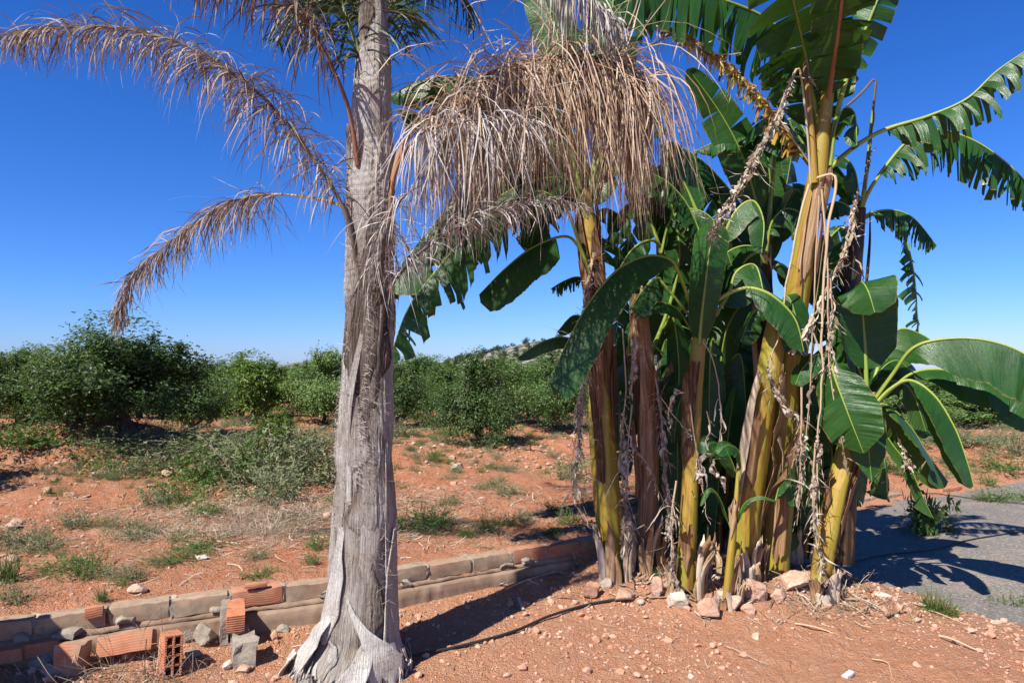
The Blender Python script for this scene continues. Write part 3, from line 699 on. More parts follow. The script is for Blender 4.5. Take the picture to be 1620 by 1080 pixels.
    B = ax.pt(yy, tt, np.full(k, .012)); out = np.stack([np.sin(tt), -np.cos(tt), 0 * tt], -1)
    d0 = out * rg.uniform(.1, .9, (k, 1)) + rg.normal(0, .5, (k, 3)) + np.stack([np.cos(tt), np.sin(tt), 0 * tt], -1) * rg.normal(0, .8, (k, 1))
    CC, D = droop_lines(B, d0, rg.gamma(3, .016, k), 6, rg.uniform(-.3, .8, k), 2.2, rg)
    w0 = nrm(np.cross(D[:, 0], rg.normal(0, 1, (k, 3)))); Wd = np.repeat(w0[:, None], 7, 1) * (rg.uniform(.0005, .0013, (k, 1, 1))) * np.linspace(1, .4, 7)[None, :, None]
    mb = MB(); mb.ribbons(CC, Wd, rg.random(k)); mb.build('fibres', M['fibre'], t)
    # curved comb of fibres along the long mid-trunk petiole
    mb = MB()
    for (ya, yb, tha, thb, cnt, sgn) in ((575, 760, 6, -6, 170, 1), (600, 720, -55, -62, 130, -1), (480, 590, 5, 8, 90, 1), (690, 770, 10, 28, 60, 1), (240, 330, -10, 30, 60, 1)):
        yy = np.linspace(ya, yb, cnt) + rg.normal(0, 2, cnt); tt = np.radians(np.linspace(tha, thb, cnt) + rg.normal(0, 3, cnt))
        B = ax.pt(yy, tt, np.full(cnt, .014)); X = np.stack([np.cos(tt), np.sin(tt), 0 * tt], -1) * sgn; out = np.stack([np.sin(tt), -np.cos(tt), 0 * tt], -1)
        CC, D = droop_lines(B, X + out * .7 + rg.normal(0, .2, (cnt, 3)) + np.array([0, 0, .3]), rg.uniform(.02, .06, cnt), 6, rg.uniform(.2, .8, cnt), .8, rg)
        w0 = nrm(np.cross(D[:, 0], rg.normal(0, 1, (cnt, 3)))); mb = MB(); mb.ribbons(CC, np.repeat(w0[:, None], 7, 1) * .0011, rg.uniform(.4, 1, cnt)); mb.build('fibre_comb', M['fibre'], t)
    # withered fronds
    frond(t, [(566, 430, 3.68), (556, 370, 3.66), (538, 318, 3.67), (500, 258, 3.70), (430, 168, 3.74), (340, 98, 3.8), (250, 56, 3.85), (130, 43, 3.9), (0, 56, 3.93), (-70, 78, 3.95)], .13, .44, 960, M['dry_brown'], M['rachis_dark'], rad=(.013, .004), g=1.25, wid=.0032, seed=1, wob=.8, rhi=.9, lift=.45, lab='large withered brown frond arching far to the left', rspread=.45)
    frond(t, [(572, 352, 3.74), (530, 322, 3.8), (450, 308, 3.98), (385, 314, 4.12), (320, 346, 4.27), (255, 396, 4.4), (205, 448, 4.5), (186, 512, 4.55)], .28, .37, 640, M['dry_brown'], M['petiole_tan'], rad=(.012, .003), g=1.15, wid=.003, seed=2, wob=.75, rlo=.1, rhi=.95, fwd=.75, lift=.25, lab='smaller withered frond drooping to a bushy tip at lower left', prof=([0, .1, .4, .8, 1], [.8, 1, .85, .7, .42]))
    frond(t, [(566, 262, 3.66), (558, 205, 3.62), (545, 152, 3.6), (518, 92, 3.58), (484, 36, 3.55), (430, -14, 3.5), (350, -40, 3.45), (270, -40, 3.4)], .36, .40, 330, M['dry_brown'], M['petiole_red'], rad=(.017, .004), g=1.0, wid=.0045, seed=3, wob=.6, lab='frond with a bare reddish brown stalk and dark dry leaflets', rhi=.55)
    frond(t, [(612, 420, 3.75), (616, 330, 3.72), (628, 255, 3.72), (652, 206, 3.74), (688, 178, 3.78), (750, 128, 3.85), (830, 98, 3.92), (910, 88, 3.97), (975, 100, 4.0), (1018, 132, 4.02)], .36, .98, 1500, M['dry_tan'], M['petiole_red'], rad=(.019, .005), g=2.1, wid=.0038, seed=4, wob=.75, fwd=.2, lift=.3, rlo=.05, prof=([0, .15, .5, .85, 1], [.7, .9, .95, 1, .85]), lab='broad withered tan frond hanging like a curtain over the bananas')
    frond(t, [(612, 400, 3.74), (618, 320, 3.68), (630, 262, 3.62), (662, 214, 3.6), (710, 196, 3.62), (770, 190, 3.66), (850, 200, 3.7)], .50, .74, 330, M['dry_grey'], M['petiole_red'], rad=(.014, .004), g=1.5, wid=.0033, seed=5, wob=.9, fwd=.0, lift=.3, lab='silver grey withered frond hanging close to the trunk')
    frond(t, [(604, -40, 3.7), (690, -150, 3.66), (800, -120, 3.7), (880, -50, 3.75), (945, 5, 3.8), (985, 45, 3.84)], .62, .46, 320, M['dry_grey'], M['petiole_tan'], rad=(.016, .004), g=1.9, wid=.004, seed=6, wob=.4, fwd=.1, lift=.1, lab='pale grey withered frond end hanging from above')
    frond(t, [(606, 470, 3.74), (640, 425, 3.68), (680, 388, 3.66), (740, 350, 3.68), (810, 328, 3.72), (880, 318, 3.78), (930, 330, 3.84)], .10, .27, 330, M['dry_grey'], M['rachis_dark'], rad=(.012, .003), g=.95, wid=.0032, seed=7, wob=1.1, fwd=.7, lift=.5, rhi=.9, lab='low withered grey frond curling out to the right of the trunk')
    frond(t, [(600, 500, 3.70), (604, 420, 3.6), (614, 360, 3.55), (640, 310, 3.52), (676, 290, 3.5)], .3, .42, 150, M['dry_grey'], M['rachis_dark'], rad=(.011, .003), g=1.5, wid=.0028, seed=8, wob=.9, fwd=.1, lift=.2, lab='short withered grey frond whose strands drape over the trunk')
    # living crown, mostly above the picture
    gl, gp = M['green_leaflet'], M['palm_green']
    frond(t, [(590, 190, 3.7), (578, 120, 3.72), (560, 60, 3.75), (542, 10, 3.8), (520, -50, 3.85), (470, -90, 3.9), (400, -60, 3.95)], .22, .48, 210, gl, gp, rad=(.017, .004), g=.75, wid=.0065, seed=21, wob=.2, fwd=.7)
    frond(t, [(588, 60, 3.8), (560, 10, 4.2), (520, 0, 4.7), (480, 20, 5.1), (440, 70, 5.4)], .2, .52, 220, gl, gp, rad=(.015, .004), g=.55, wid=.0075, seed=22, wob=.2, fwd=.5)
    frond(t, [(600, 40, 3.8), (622, -40, 4.0), (650, -60, 4.2), (700, -40, 4.4), (735, 0, 4.5), (745, 40, 4.55)], .35, .42, 120, gl, gp, rad=(.013, .004), g=1.1, wid=.0065, seed=23, wob=.2, fwd=.5)
    frond(t, [(600, 60, 3.86), (612, 20, 4.3), (626, 10, 4.8), (640, 40, 5.3), (650, 80, 5.5)], .2, .52, 170, gl, gp, rad=(.014, .004), g=.5, wid=.0075, seed=24, wob=.2, fwd=.5)
    frond(t, [(598, -60, 3.78), (600, -200, 3.6), (590, -300, 3.3), (570, -330, 2.9)], .25, .5, 160, gl, gp, rad=(.016, .004), g=.7, wid=.007, seed=25, wob=.2)
    frond(t, [(598, -80, 3.8), (650, -230, 3.9), (760, -330, 4.0), (880, -300, 4.1)], .25, .5, 160, gl, gp, rad=(.016, .004), g=.7, wid=.007, seed=26, wob=.2)
    frond(t, [(594, -60, 3.78), (520, -180, 3.8), (400, -240, 3.8), (280, -180, 3.8), (230, -90, 3.8)], .25, .5, 180, gl, gp, rad=(.016, .004), g=.8, wid=.007, seed=27, wob=.2)
    frond(t, [(596, -90, 3.8), (598, -260, 4.2), (600, -330, 4.8), (602, -260, 5.4)], .25, .5, 160, gl, gp, rad=(.016, .004), g=.7, wid=.007, seed=28, wob=.2)
build_palm()
# ---------------------------------------------------------------- bananas
def banana_leaf(root, poly, tb, W, hint=(0, -.2, 1), fold=.5, g=.5, tears=0.0, seed=0, lab=None, rad=.016, back=False, ragl=0.0, half=(1, 1), ref=None, matl=None, matm=None, shape=None, wav=1.0):
    """poly: (px,py,depth) from the stem to the tip; tb: where on it the blade begins; W: full blade width"""
    rg = np.random.default_rng(seed + 1000)
    C, Ln = cr(np.array([P(*p) for p in poly]), 90); T = tang(C)
    if ref is None:
        k0 = int(tb * 89); ref = k0 + int(np.argmin(np.abs(T[k0:86] @ nrm(np.array(hint, float)))))
    N = ptrans_ref(T, hint, ref); S = np.cross(T, N)
    mb = MB(); tt = np.linspace(0, 1, 90)
    tube(mb, C, np.interp(tt, [0, tb, tb + .25, 1], [rad * 1.25, rad, rad * .62, rad * .16]), 8, r=rg.uniform(.35, .65), flat=.75, hint=hint)
    rib = mb
    mb = MB(); ms = 9
    for sd, hs in ((-1, half[0]), (1, half[1])):
        if hs <= 0: continue
        cuts = [0.0]; t = 0.0
        while t < 1:
            step = rg.uniform(.3, 1.7) / tears if tears > 0 else 9
            t += max(step, .012); cuts.append(min(t, 1.0))
        if cuts[-1] < 1: cuts.append(1.0)
        for a, b in zip(cuts[:-1], cuts[1:]):
            if b - a < .006: continue
            nt_ = max(4, int((b - a) * 90)); u = np.linspace(a, b, nt_)
            x = (tb + (1 - tb) * u) * 89; i = np.clip(x.astype(int), 0, 88); f = (x - i)[:, None]
            c = C[i] * (1 - f) + C[i + 1] * f; Tt = nrm(T[i] * (1 - f) + T[i + 1] * f); Nn = nrm(N[i] * (1 - f) + N[i + 1] * f); Ss = nrm(S[i] * (1 - f) + S[i + 1] * f)
            if shape is None: wp = np.clip(1 - np.abs(2 * u - 1) ** 3.0, 0, 1) ** .55 * (1 - .22 * u)
            else: wp = np.interp(u, *shape)
            w = W / 2 * hs * wp
            torn = len(cuts) > 2
            if torn: w = w * (1 - ragl * rg.random())
            df = fold + (rg.normal(0, .22) if torn else 0) + .10 * wav * fbm(u * 9, u * 0 + seed + sd * 3, 2, seed)
            gg = max(0, g * (1 + (rg.normal(0, .45) if torn else 0)))
            sk = .28 + (rg.normal(0, .12) if torn else 0)
            D = Ss * sd * np.cos(df)[:, None] - Nn * np.sin(df)[:, None] + Tt * sk
            D = nrm(D)
            pts = np.empty((nt_, ms, 3)); pts[:, 0] = c; vv = np.linspace(0, 1, ms)
            mid = .5 * (a + b); narrow = rg.uniform(.12, .6) if torn else 0
            cm = c[nt_ // 2]
            for j in range(1, ms):
                D = nrm(D + np.array([0, 0, -1.0]) * gg / (ms - 1) * (1 + vv[j]))
                pts[:, j] = pts[:, j - 1] + D * (w / (ms - 1))[:, None]
            if torn and b - a < .25:    # strips narrow and twist towards their ends
                ctr = pts.mean(0, keepdims=True); k = 1 - narrow * (vv ** 1.5)[None, :, None] * (0.75 if b - a < .12 else .25)
                pts = ctr + (pts - ctr) * k
                tw = rg.normal(0, .5) * vv ** 2
                pts = pts + (u - mid)[:, None, None] / max(b - a, 1e-3) * tw[None, :, None] * Nn[:, None] * (b - a) * Ln * .6
            pts = pts + Nn[:, None] * (.022 * wav * W * fbm(u[:, None] * 14 + seed, vv[None] * 1.2, 3, seed + 5) * vv[None])[..., None]
            pts = pts + Nn[:, None] * (.012 * W * np.sin(u * Ln * 120 + 2 * fbm(u * 20, u * 0, 2, seed))[:, None] * vv[None] * fbm(u[:, None] * 4, vv[None] * 0 + 3, 2, seed + 8))[..., None]
            re_ = np.ones((nt_, 1)) * (.97 + .02 * rg.random())
            mb.grid(pts, u=(u * Ln)[:, None] + 0 * vv[None], w=vv[None] * re_, r=rg.uniform(.05, .75) if not back else .9)
    leaf = mb.build('leaf', matl or M['banana'], root)
    rib.build('midrib', matm or M['midrib'], leaf)
    if lab: leaf['label'] = lab
    return leaf
def dry_leaf(root, poly, rad, tb, n, L, seed=0, name='dry_leaf', mat_=None, wid=.009, g=1.3, wob=3.4, matm=None, lab=None, te=1.0):
    """a withered leaf: a bare stalk with crumpled shreds clinging along it"""
    rg = np.random.default_rng(seed + 500)
    C, Ln = cr(np.array([P(*p) for p in poly]), 70)
    jit = np.column_stack([fbm(np.arange(70) * .16, np.arange(70) * 0 + seed + k * 9, 3, seed + k) for k in range(3)]) * .022
    C = C + jit * np.linspace(0, 1, 70)[:, None]
    T = tang(C); mb = MB()
    tube(mb, C, np.interp(np.linspace(0, 1, 70), [0, .5, 1], [rad, rad * .75, rad * .4]), 6, r=rg.uniform(.3, .7), flat=.6)
    st = mb.build(name, matm or M['petiole_tan'], root)
    if lab: st['label'] = lab
    if n:
        n = int(n * 1.7); t = tb + (te - tb) * rg.random(n * 2); t = t[rg.random(n * 2) < .5 + 1.1 * fbm(t * 7 + seed, t * 0 + seed * .7, 3, seed)][:n]; n = len(t); i = np.clip((t * 69).astype(int), 0, 69)
        B = C[i] + rg.normal(0, rad * .7, (n, 3)); d0 = T[i] * rg.normal(.25, .8, (n, 1)) + rg.normal(0, .3, (n, 3)) + [0, 0, -.25]
        CC, D = droop_lines(B, d0, 1.4 * L * np.clip(rg.gamma(1.8, .5, n), .15, 2.8), 8, g * rg.uniform(.5, 2.4, n), wob, rg)
        w0 = nrm(np.cross(D[:, 0], rg.normal(0, 1, (n, 3)))); Wd = np.empty_like(CC); tw = rg.normal(0, 1.2, n); wv = w0
        for k in range(9):
            wv = nrm(wv - D[:, k] * (wv * D[:, k]).sum(-1, keepdims=True) + np.cross(D[:, k], wv) * tw[:, None]); Wd[:, k] = wv * np.interp(k / 8, [0, .2, .7, 1], [.7, 1, .7, .2])
        Wd *= (.6 * wid * np.clip(rg.gamma(2, .5, (n, 1, 1)), .15, 2.6))
        mb = MB(); keep = rg.random(n) < .55; mb.ribbons(CC[keep], Wd[keep] * .8, rg.random(int(keep.sum())))
        # limp folded strips of blade still clinging along the stalk
        ns = max(3, int(n / 14)); Lf = 26
        for k in range(ns):
            ta = tb + (te - tb) * rg.random() * .9; ln_ = rg.uniform(.10, .34) / max(Ln, .2); x = np.clip(np.linspace(ta, min(ta + ln_, te + .02), Lf), 0, 1) * 69
            i0 = np.clip(x.astype(int), 0, 68); f0 = (x - i0)[:, None]; c = C[i0] * (1 - f0) + C[i0 + 1] * f0; u = np.linspace(0, 1, Lf)
            amp = rg.uniform(.008, .030); ph = rg.uniform(0, 90, 3)
            c = c + amp * 2 * np.stack([fbm(u * 4 + ph[j], u * 0 + seed, 3, k + j) for j in range(3)], -1) + np.array([0, 0, -1.]) * (u ** 2 * rg.uniform(0, .06))[:, None]
            an = 6.3 * fbm(u * 2.5 + ph[0], u * 0 + 7, 3, k + 3) + ph[1]; Tn = tang(c); q = nrm(np.cross(Tn, [.3, -.8, .5])); p2 = np.cross(Tn, q)
            wv = q * np.cos(an)[:, None] + p2 * np.sin(an)[:, None]; wd_ = rg.uniform(.006, .020) * (.55 + .9 * np.abs(fbm(u * 7 + ph[2], u * 0, 3, k))) * np.interp(u, [0, .1, .85, 1], [.4, 1, .9, .1])
            mb.ribbons(c[None], (wv * wd_[:, None])[None], np.array([rg.random()]))
        mb.build('shreds', mat_ or M['shred'], st)
    return st
def stem_axis(rows): return Axis(rows)
def banana_plant(label, rows, r=.5, nflap=8, seed=0, base_y=None, mat_=None):
    """rows: (px, py, radius px, depth) from the ground up"""
    rg = np.random.default_rng(seed + 70)
    ax = Axis([(q[1], q[0], q[2], q[3]) for q in rows]); b = P(rows[0][0], rows[0][1], rows[0][3])
    t = thing('banana_plant', (b[0], b[1], float(height(b[0], b[1], False))), label, 'banana plant', 'banana plants of the clump')
    py = np.linspace(ax.py[0] - 4, ax.py[-1] + 25, 150); th = np.linspace(0, 2 * math.pi, 48, endpoint=False)
    pts = np.empty((150, 48, 3)); C = ax.c(py); rr = ax.r(py)
    off = 1 + .07 * np.cos(2 * th[None] + py[:, None] * .01 + seed) + .05 * fbm(th[None] * 2 + seed, py[:, None] * .01, 3, seed)
    # overlapping sheath edges
    for k in range(6):
        e = (th[None] - k * 2.2 - py[:, None] * .0035 * (1 if k % 2 else -1)) % (2 * math.pi); off = off + .05 * np.exp(-e * 2.2)
    off = off * .84
    pts[..., 0] = C[:, None, 0] + rr[:, None] * off * np.sin(th)[None]; pts[..., 1] = C[:, None, 1] - rr[:, None] * off * np.cos(th)[None]; pts[..., 2] = C[:, None, 2]
    mb = MB(); mb.grid(pts[::-1], u=((ax.py[-1] - py[::-1]) / 215)[:, None] + 0 * th[None], w=0 * py[:, None] + th[None], r=r, close=True)
    mb.build('pseudostem', mat_ or M['pseudo'], t)
    yb, yt = ax.py[-1], ax.py[0]
    for k in range(nflap):
        th0 = rg.uniform(-85, 85); y0 = rg.uniform(yb - .55 * (yb - yt), yb + 5); ln = rg.uniform(.15, .5) * (yb - yt)
        w = rg.uniform(.025, .06); o = rg.uniform(.004, .012); pe = rg.random() ** 2 * .12
        mb = MB(); sheath(mb, ax, [(y0, th0, w, o, .0), (y0 - ln * .35, th0 + rg.normal(0, 5), w * .9, o + .004, .006), (y0 - ln * .7, th0 + rg.normal(0, 9), w * .75, o + .012 + pe * .3, .012), (y0 - ln, th0 + rg.normal(0, 14), w * .35, o + .012 + pe, .01)], n=22, m=9, seed=seed * 11 + k, r=rg.uniform(.05, .62), rag=.07, thick=.003)
        mb.build('dry_sheath', M['sheath'], t)
    return t, ax
def base_flaps(t, ax, n, seed, y0, hl=(.14, .46), spread=.7):
    n += 4
    """torn grey sheath stumps leaning out round the foot of a stem"""
    rg = np.random.default_rng(seed + 900)
    for k in range(n):
        th = math.radians(rg.uniform(-95, 95)); b = ax.pt(np.array(y0 + rg.uniform(-6, 6)), np.array(th), np.array(rg.uniform(.0, .07)))
        b[2] = float(height(b[0], b[1], False)) - .02
        out = np.array([math.sin(th), -math.cos(th), 0]); side = np.array([math.cos(th), math.sin(th), 0])
        L = rg.uniform(*hl); w = rg.uniform(.02, .065); lean = rg.uniform(.05, spread); crl = rg.normal(0, 1.2)
        s = np.linspace(0, 1, 14); x = np.linspace(-1, 1, 7)
        d = np.stack([out * (lean * (a ** 1.4)) + side * rg.normal(0, .06) * 0 + np.array([0, 0, 1]) * (1 - .45 * lean * a ** 3) for a in s]); d = nrm(d)
        C = b + np.vstack([[0, 0, 0], np.cumsum(d[:-1] * L / 13, 0)]); C = C + side * (rg.normal(0, .10) * L * s ** 2)[:, None]
        wd = w * np.interp(s, [0, .3, .8, 1], [.9, 1, .75, rg.uniform(.1, .6)])
        ro = np.cross(d, side)
        ang = x[None] * (.6 + .7 * s[:, None]) + crl * s[:, None] ** 3
        pts = C[:, None] + wd[:, None, None] * (np.sin(ang)[..., None] * side + (1 - np.cos(ang))[..., None] * ro[:, None]) + (.006 * fbm(s[:, None] * 5 + seed, x[None] * 2 + k, 3, k))[..., None] * ro[:, None]
        pts[-1] += (np.array([0, 0, 1.]) * (.04 * rg.normal(0, 1, (7, 1))) * L * 2)
        B = pts - ro[:, None] * .003
        ring = np.concatenate([pts, B[:, ::-1]], 1)
        mb = MB(); mb.grid(ring, u=(s * L * 3)[:, None] + 0 * np.zeros((1, 14)), w=np.concatenate([x, x[::-1]])[None] * .4 + 0 * s[:, None], r=rg.uniform(.45, 1.15), close=True)
        mb.build('dry_sheath', M['sheath'], t)

def build_bananas():
    L = banana_leaf; D = dry_leaf
    # --- A: left stem, yellow green below, dark above
    tA, aA = banana_plant('banana plant at the left edge of the clump, smooth yellow-green stem leaning left', [(972, 915, 20, 5.1), (965, 800, 19, 5.1), (955, 650, 18, 5.12), (947, 520, 17, 5.15), (938, 420, 16, 5.17), (930, 350, 14, 5.2), (926, 300, 10, 5.2)], r=.62, nflap=3, seed=1)
    base_flaps(tA, aA, 7, 1, 915)
    L(tA, [(932, 430, 5.12), (915, 390, 5.1), (893, 374, 5.05), (845, 390, 4.95), (800, 424, 4.85), (758, 466, 4.8)], .36, .50, hint=(.2, .1, 1), fold=.95, g=.6, seed=2, lab='dark untorn leaf drooping to the left', rad=.013, shape=([0, .15, .7, .9, 1], [.75, 1, .95, .8, .25]))
    L(tA, [(936, 440, 5.1), (918, 390, 5.05), (895, 330, 4.95), (850, 303, 4.85), (790, 330, 4.75), (740, 372, 4.68), (690, 428, 4.6), (645, 490, 4.55), (615, 572, 4.5)], .26, .82, hint=(.1, -.3, 1), fold=.8, g=1.0, tears=26, seed=3, lab='tattered dark leaf arching left behind the palm trunk', ragl=.4)
    L(tA, [(930, 360, 5.2), (905, 300, 5.25), (850, 262, 5.25), (780, 275, 5.2), (710, 330, 5.2), (650, 400, 5.15), (610, 455, 5.1)], .2, .95, hint=(-.1, -.4, 1), fold=.75, g=.7, tears=6, seed=4)
    L(tA, [(930, 350, 5.3), (900, 240, 5.3), (840, 160, 5.25), (770, 128, 5.2), (690, 122, 5.2), (612, 152, 5.2)], .3, .60, hint=(0, -.3, 1), fold=1.0, g=.7, tears=3, seed=5, ragl=.2)
    L(tA, [(930, 350, 5.35), (890, 250, 5.35), (820, 195, 5.3), (740, 182, 5.3), (680, 186, 5.3), (628, 172, 5.3)], .35, .52, hint=(0, -.3, 1), fold=.95, g=.7, tears=6, seed=6, ragl=.4)
    L(tA, [(930, 320, 5.4), (912, 170, 5.45), (885, 70, 5.5), (858, -10, 5.55), (830, -90, 5.5)], .42, .44, hint=(-.3, -1, .3), fold=.3, g=.1, seed=7, lab='upright leaf showing above the withered palm frond')
    L(tA, [(930, 320, 5.35), (948, 200, 5.4), (962, 90, 5.42), (972, -20, 5.45), (978, -90, 5.4)], .25, .62, hint=(0, -1, .4), fold=.5, g=.3, tears=8, seed=8)
    L(tA, [(930, 330, 5.3), (945, 260, 5.3), (985, 190, 5.3), (1025, 170, 5.3), (1055, 210, 5.3)], .25, .5, hint=(0, -.8, .7), fold=.6, g=.6, tears=8, seed=9)
    L(tA, [(948, 575, 5.3), (920, 545, 5.3), (890, 533, 5.25), (855, 542, 5.2), (818, 566, 5.2)], .2, .22, hint=(0, -.5, 1), fold=.8, g=.5, seed=10, rad=.01)
    L(tA, [(940, 450, 5.3), (915, 438, 5.3), (893, 444, 5.25), (872, 456, 5.2)], .2, .28, hint=(0, -.3, 1), fold=1.2, g=1.3, tears=22, seed=11, rad=.007, ragl=.5)
    L(tA, [(945, 540, 5.35), (925, 505, 5.35), (905, 500, 5.35), (882, 525, 5.3)], .25, .24, hint=(-.4, -.6, .6), fold=.5, seed=12, rad=.008)
    L(tA, [(936, 420, 5.4), (960, 390, 5.5), (985, 400, 5.6), (1000, 450, 5.7)], .1, .5, hint=(0, -1, .5), fold=.3, g=.5, tears=3, seed=13)
    D(tA, [(948, 520, 5.0), (930, 560, 4.98), (918, 640, 4.96), (914, 700, 4.95), (912, 780, 4.95)], .012, .0, 240, .10, seed=14, wid=.007, lab='shaggy hanging bundle of dry leaf shreds')
    D(tA, [(940, 400, 5.05), (932, 440, 5.03), (926, 500, 5.0), (930, 560, 5.0)], .012, .0, 140, .09, seed=15, wid=.006, mat_=M['dry_brown'])
    D(tA, [(912, 690, 4.95), (902, 760, 4.95), (915, 805, 4.95), (948, 842, 4.97)], .003, .1, 6, .03, seed=16)
    D(tA, [(985, 520, 5.05), (990, 620, 5.0), (984, 700, 4.98), (988, 800, 4.97), (985, 860, 4.97)], .007, .3, 130, .08, seed=17)
    # thin twin stem beside A
    tA2, aA2 = banana_plant('slim yellow banana stem pressed against the left side of the clump', [(960, 905, 10, 5.2), (948, 800, 9, 5.2), (940, 700, 8, 5.22), (936, 600, 7, 5.25), (934, 500, 6, 5.28)], r=.6, nflap=2, seed=2)
    # --- B: brown dry stem
    tB, aB = banana_plant('dead banana stem wrapped in brown papery sheaths, second from the left', [(1022, 890, 17, 5.2), (1026, 760, 17, 5.2), (1024, 640, 18, 5.2), (1016, 560, 20, 5.2), (1008, 465, 15, 5.2)], r=.5, nflap=7, seed=3, mat_=M['sheath'])
    base_flaps(tB, aB, 8, 3, 900)
    D(tB, [(1016, 452, 5.05), (1008, 500, 5.03), (1003, 560, 5.0), (1000, 620, 4.98)], .010, .3, 30, .05, seed=31)
    D(tB, [(1030, 560, 5.05), (1044, 640, 5.0), (1050, 720, 4.95), (1058, 800, 4.95), (1055, 850, 4.95)], .010, .2, 120, .09, seed=32, lab='pale shaggy dry leaf hanging down its right side')
    D(tB, [(1000, 640, 4.95), (994, 700, 4.92), (990, 770, 4.92), (996, 840, 4.92)], .006, .2, 80, .07, seed=33)
    D(tB, [(985, 655, 4.9), (1000, 700, 4.88), (1030, 745, 4.88), (1050, 800, 4.88)], .004, .2, 8, .05, seed=34)
    L(tB, [(1030, 560, 5.5), (1060, 480, 5.5), (1075, 400, 5.5), (1062, 320, 5.5), (1045, 260, 5.5)], .2, .45, hint=(-.2, -1, .2), fold=.4, g=.5, tears=4, seed=35)
    L(tB, [(1118, 410, 5.2), (1105, 362, 5.2), (1085, 320, 5.18), (1056, 288, 5.16), (1022, 270, 5.15)], .06, .44, hint=(.3, -.5, 1), fold=.6, g=.8, tears=26, seed=36, ragl=.35, lab='feathered leaf torn into fine strips')
    L(tB, [(1106, 345, 5.25), (1092, 310, 5.25), (1076, 275, 5.25), (1058, 225, 5.25)], .06, .3, hint=(-.3, -.9, .4), fold=.25, g=.2, seed=37)
    L(tB, [(1040, 620, 5.6), (1010, 560, 5.7), (985, 540, 5.8), (960, 560, 5.8)], .1, .4, hint=(0, -.8, .5), fold=.5, g=.6, seed=38, back=True)
    # dark stem behind B
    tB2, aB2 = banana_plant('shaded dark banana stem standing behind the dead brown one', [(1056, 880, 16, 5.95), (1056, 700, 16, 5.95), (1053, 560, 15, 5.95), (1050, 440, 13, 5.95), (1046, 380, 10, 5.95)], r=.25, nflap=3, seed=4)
    L(tB2, [(1046, 400, 5.5), (1030, 350, 5.5), (1015, 320, 5.5), (985, 330, 5.5), (960, 380, 5.5)], .15, .5, hint=(0, -.6, .8), fold=.6, g=.6, tears=4, seed=41)
    L(tB2, [(1046, 400, 5.6), (1060, 430, 5.7), (1050, 500, 5.8), (1040, 560, 5.8)], .1, .5, hint=(0, -1, .2), fold=.2, g=.4, seed=42)
    L(tB2, [(1046, 390, 5.5), (1030, 380, 5.45), (1000, 395, 5.4), (965, 450, 5.35), (950, 470, 5.3)], .15, .42, hint=(-.2, -.3, 1), fold=.7, g=.5, seed=43, tears=3)
    # --- C: yellow-green stem, middle left
    tC, aC = banana_plant('yellow-green banana stem with brown scars, third from the left', [(1084, 930, 18, 4.85), (1088, 840, 17, 4.85), (1094, 720, 15, 4.87), (1100, 610, 13, 4.9), (1106, 540, 12, 4.92), (1108, 500, 9, 4.95)], r=.58, nflap=2, seed=5)
    base_flaps(tC, aC, 8, 5, 930)
    L(tC, [(1104, 545, 4.95), (1094, 490, 5.0), (1070, 424, 4.86), (1046, 406, 4.78), (1015, 407, 4.68), (975, 428, 4.56), (935, 474, 4.45), (903, 530, 4.37), (868, 604, 4.3)], .30, .47, hint=(-.3, .12, 1), fold=.95, g=.3, seed=51, rad=.014, half=(1, .75), lab='big sunlit leaf bending down to the left with a bright yellow-green midrib', shape=([0, .05, .2, .5, .8, .97, 1], [.15, .5, .85, 1, 1, .85, .7]), wav=.5)
    L(tC, [(1106, 545, 4.88), (1110, 500, 4.85), (1117, 440, 4.83), (1124, 385, 4.85), (1129, 352, 4.9)], .02, .30, hint=(-.3, -1, .1), fold=.55, g=.15, seed=52, rad=.014, lab='upright glossy leaf facing the viewer', shape=([0, .15, .5, .9, 1], [.35, .75, .95, 1, .6]), wav=.6)
    L(tC, [(1106, 545, 4.95), (1116, 505, 4.93), (1135, 476, 4.9), (1165, 459, 4.85), (1192, 456, 4.8), (1225, 470, 4.75), (1258, 505, 4.72), (1272, 556, 4.7)], .48, .40, hint=(-.2, -.6, .9), fold=.35, g=.25, seed=53, rad=.013, lab='small glossy leaf on an arching yellow stalk', shape=([0, .08, .3, .6, .85, 1], [.3, .75, 1, .95, .6, .05]), wav=.6)
    L(tC, [(1106, 545, 5.02), (1096, 510, 5.05), (1075, 480, 5.05), (1050, 450, 5.05), (1040, 440, 5.05), (1020, 455, 5.0), (998, 488, 4.98)], .62, .34, hint=(0, -.4, 1), fold=.6, g=.4, seed=54, rad=.011)
    L(tC, [(1106, 540, 5.02), (1092, 520, 5.05), (1068, 486, 5.05), (1030, 478, 5.0), (1005, 500, 4.98)], .3, .26, hint=(.1, -.2, 1), fold=.5, g=.4, seed=55, rad=.009)
    L(tC, [(1108, 560, 5.25), (1125, 450, 5.2), (1145, 375, 5.15), (1166, 332, 5.12), (1192, 318, 5.1), (1208, 350, 5.05), (1205, 400, 5.0)], .5, .34, hint=(0, -.5, .9), fold=.5, g=.4, seed=56, rad=.013)
    L(tC, [(1150, 712, 5.15), (1153, 680, 5.15), (1158, 645, 5.15), (1163, 612, 5.15)], .1, .12, hint=(.3, -1, 0), fold=.1, seed=57, rad=.005, lab='small bright green leaf lit from behind')
    L(tC, [(1172, 780, 4.9), (1160, 735, 4.88), (1146, 710, 4.85), (1126, 700, 4.8), (1115, 718, 4.78)], .2, .26, hint=(0, -.9, .6), fold=.3, g=.3, seed=58, rad=.006)
    L(tC, [(1100, 600, 5.2), (1085, 610, 5.2), (1072, 650, 5.15), (1066, 700, 5.15)], .1, .18, hint=(-.2, -1, .2), fold=.2, g=.3, seed=59, rad=.006)
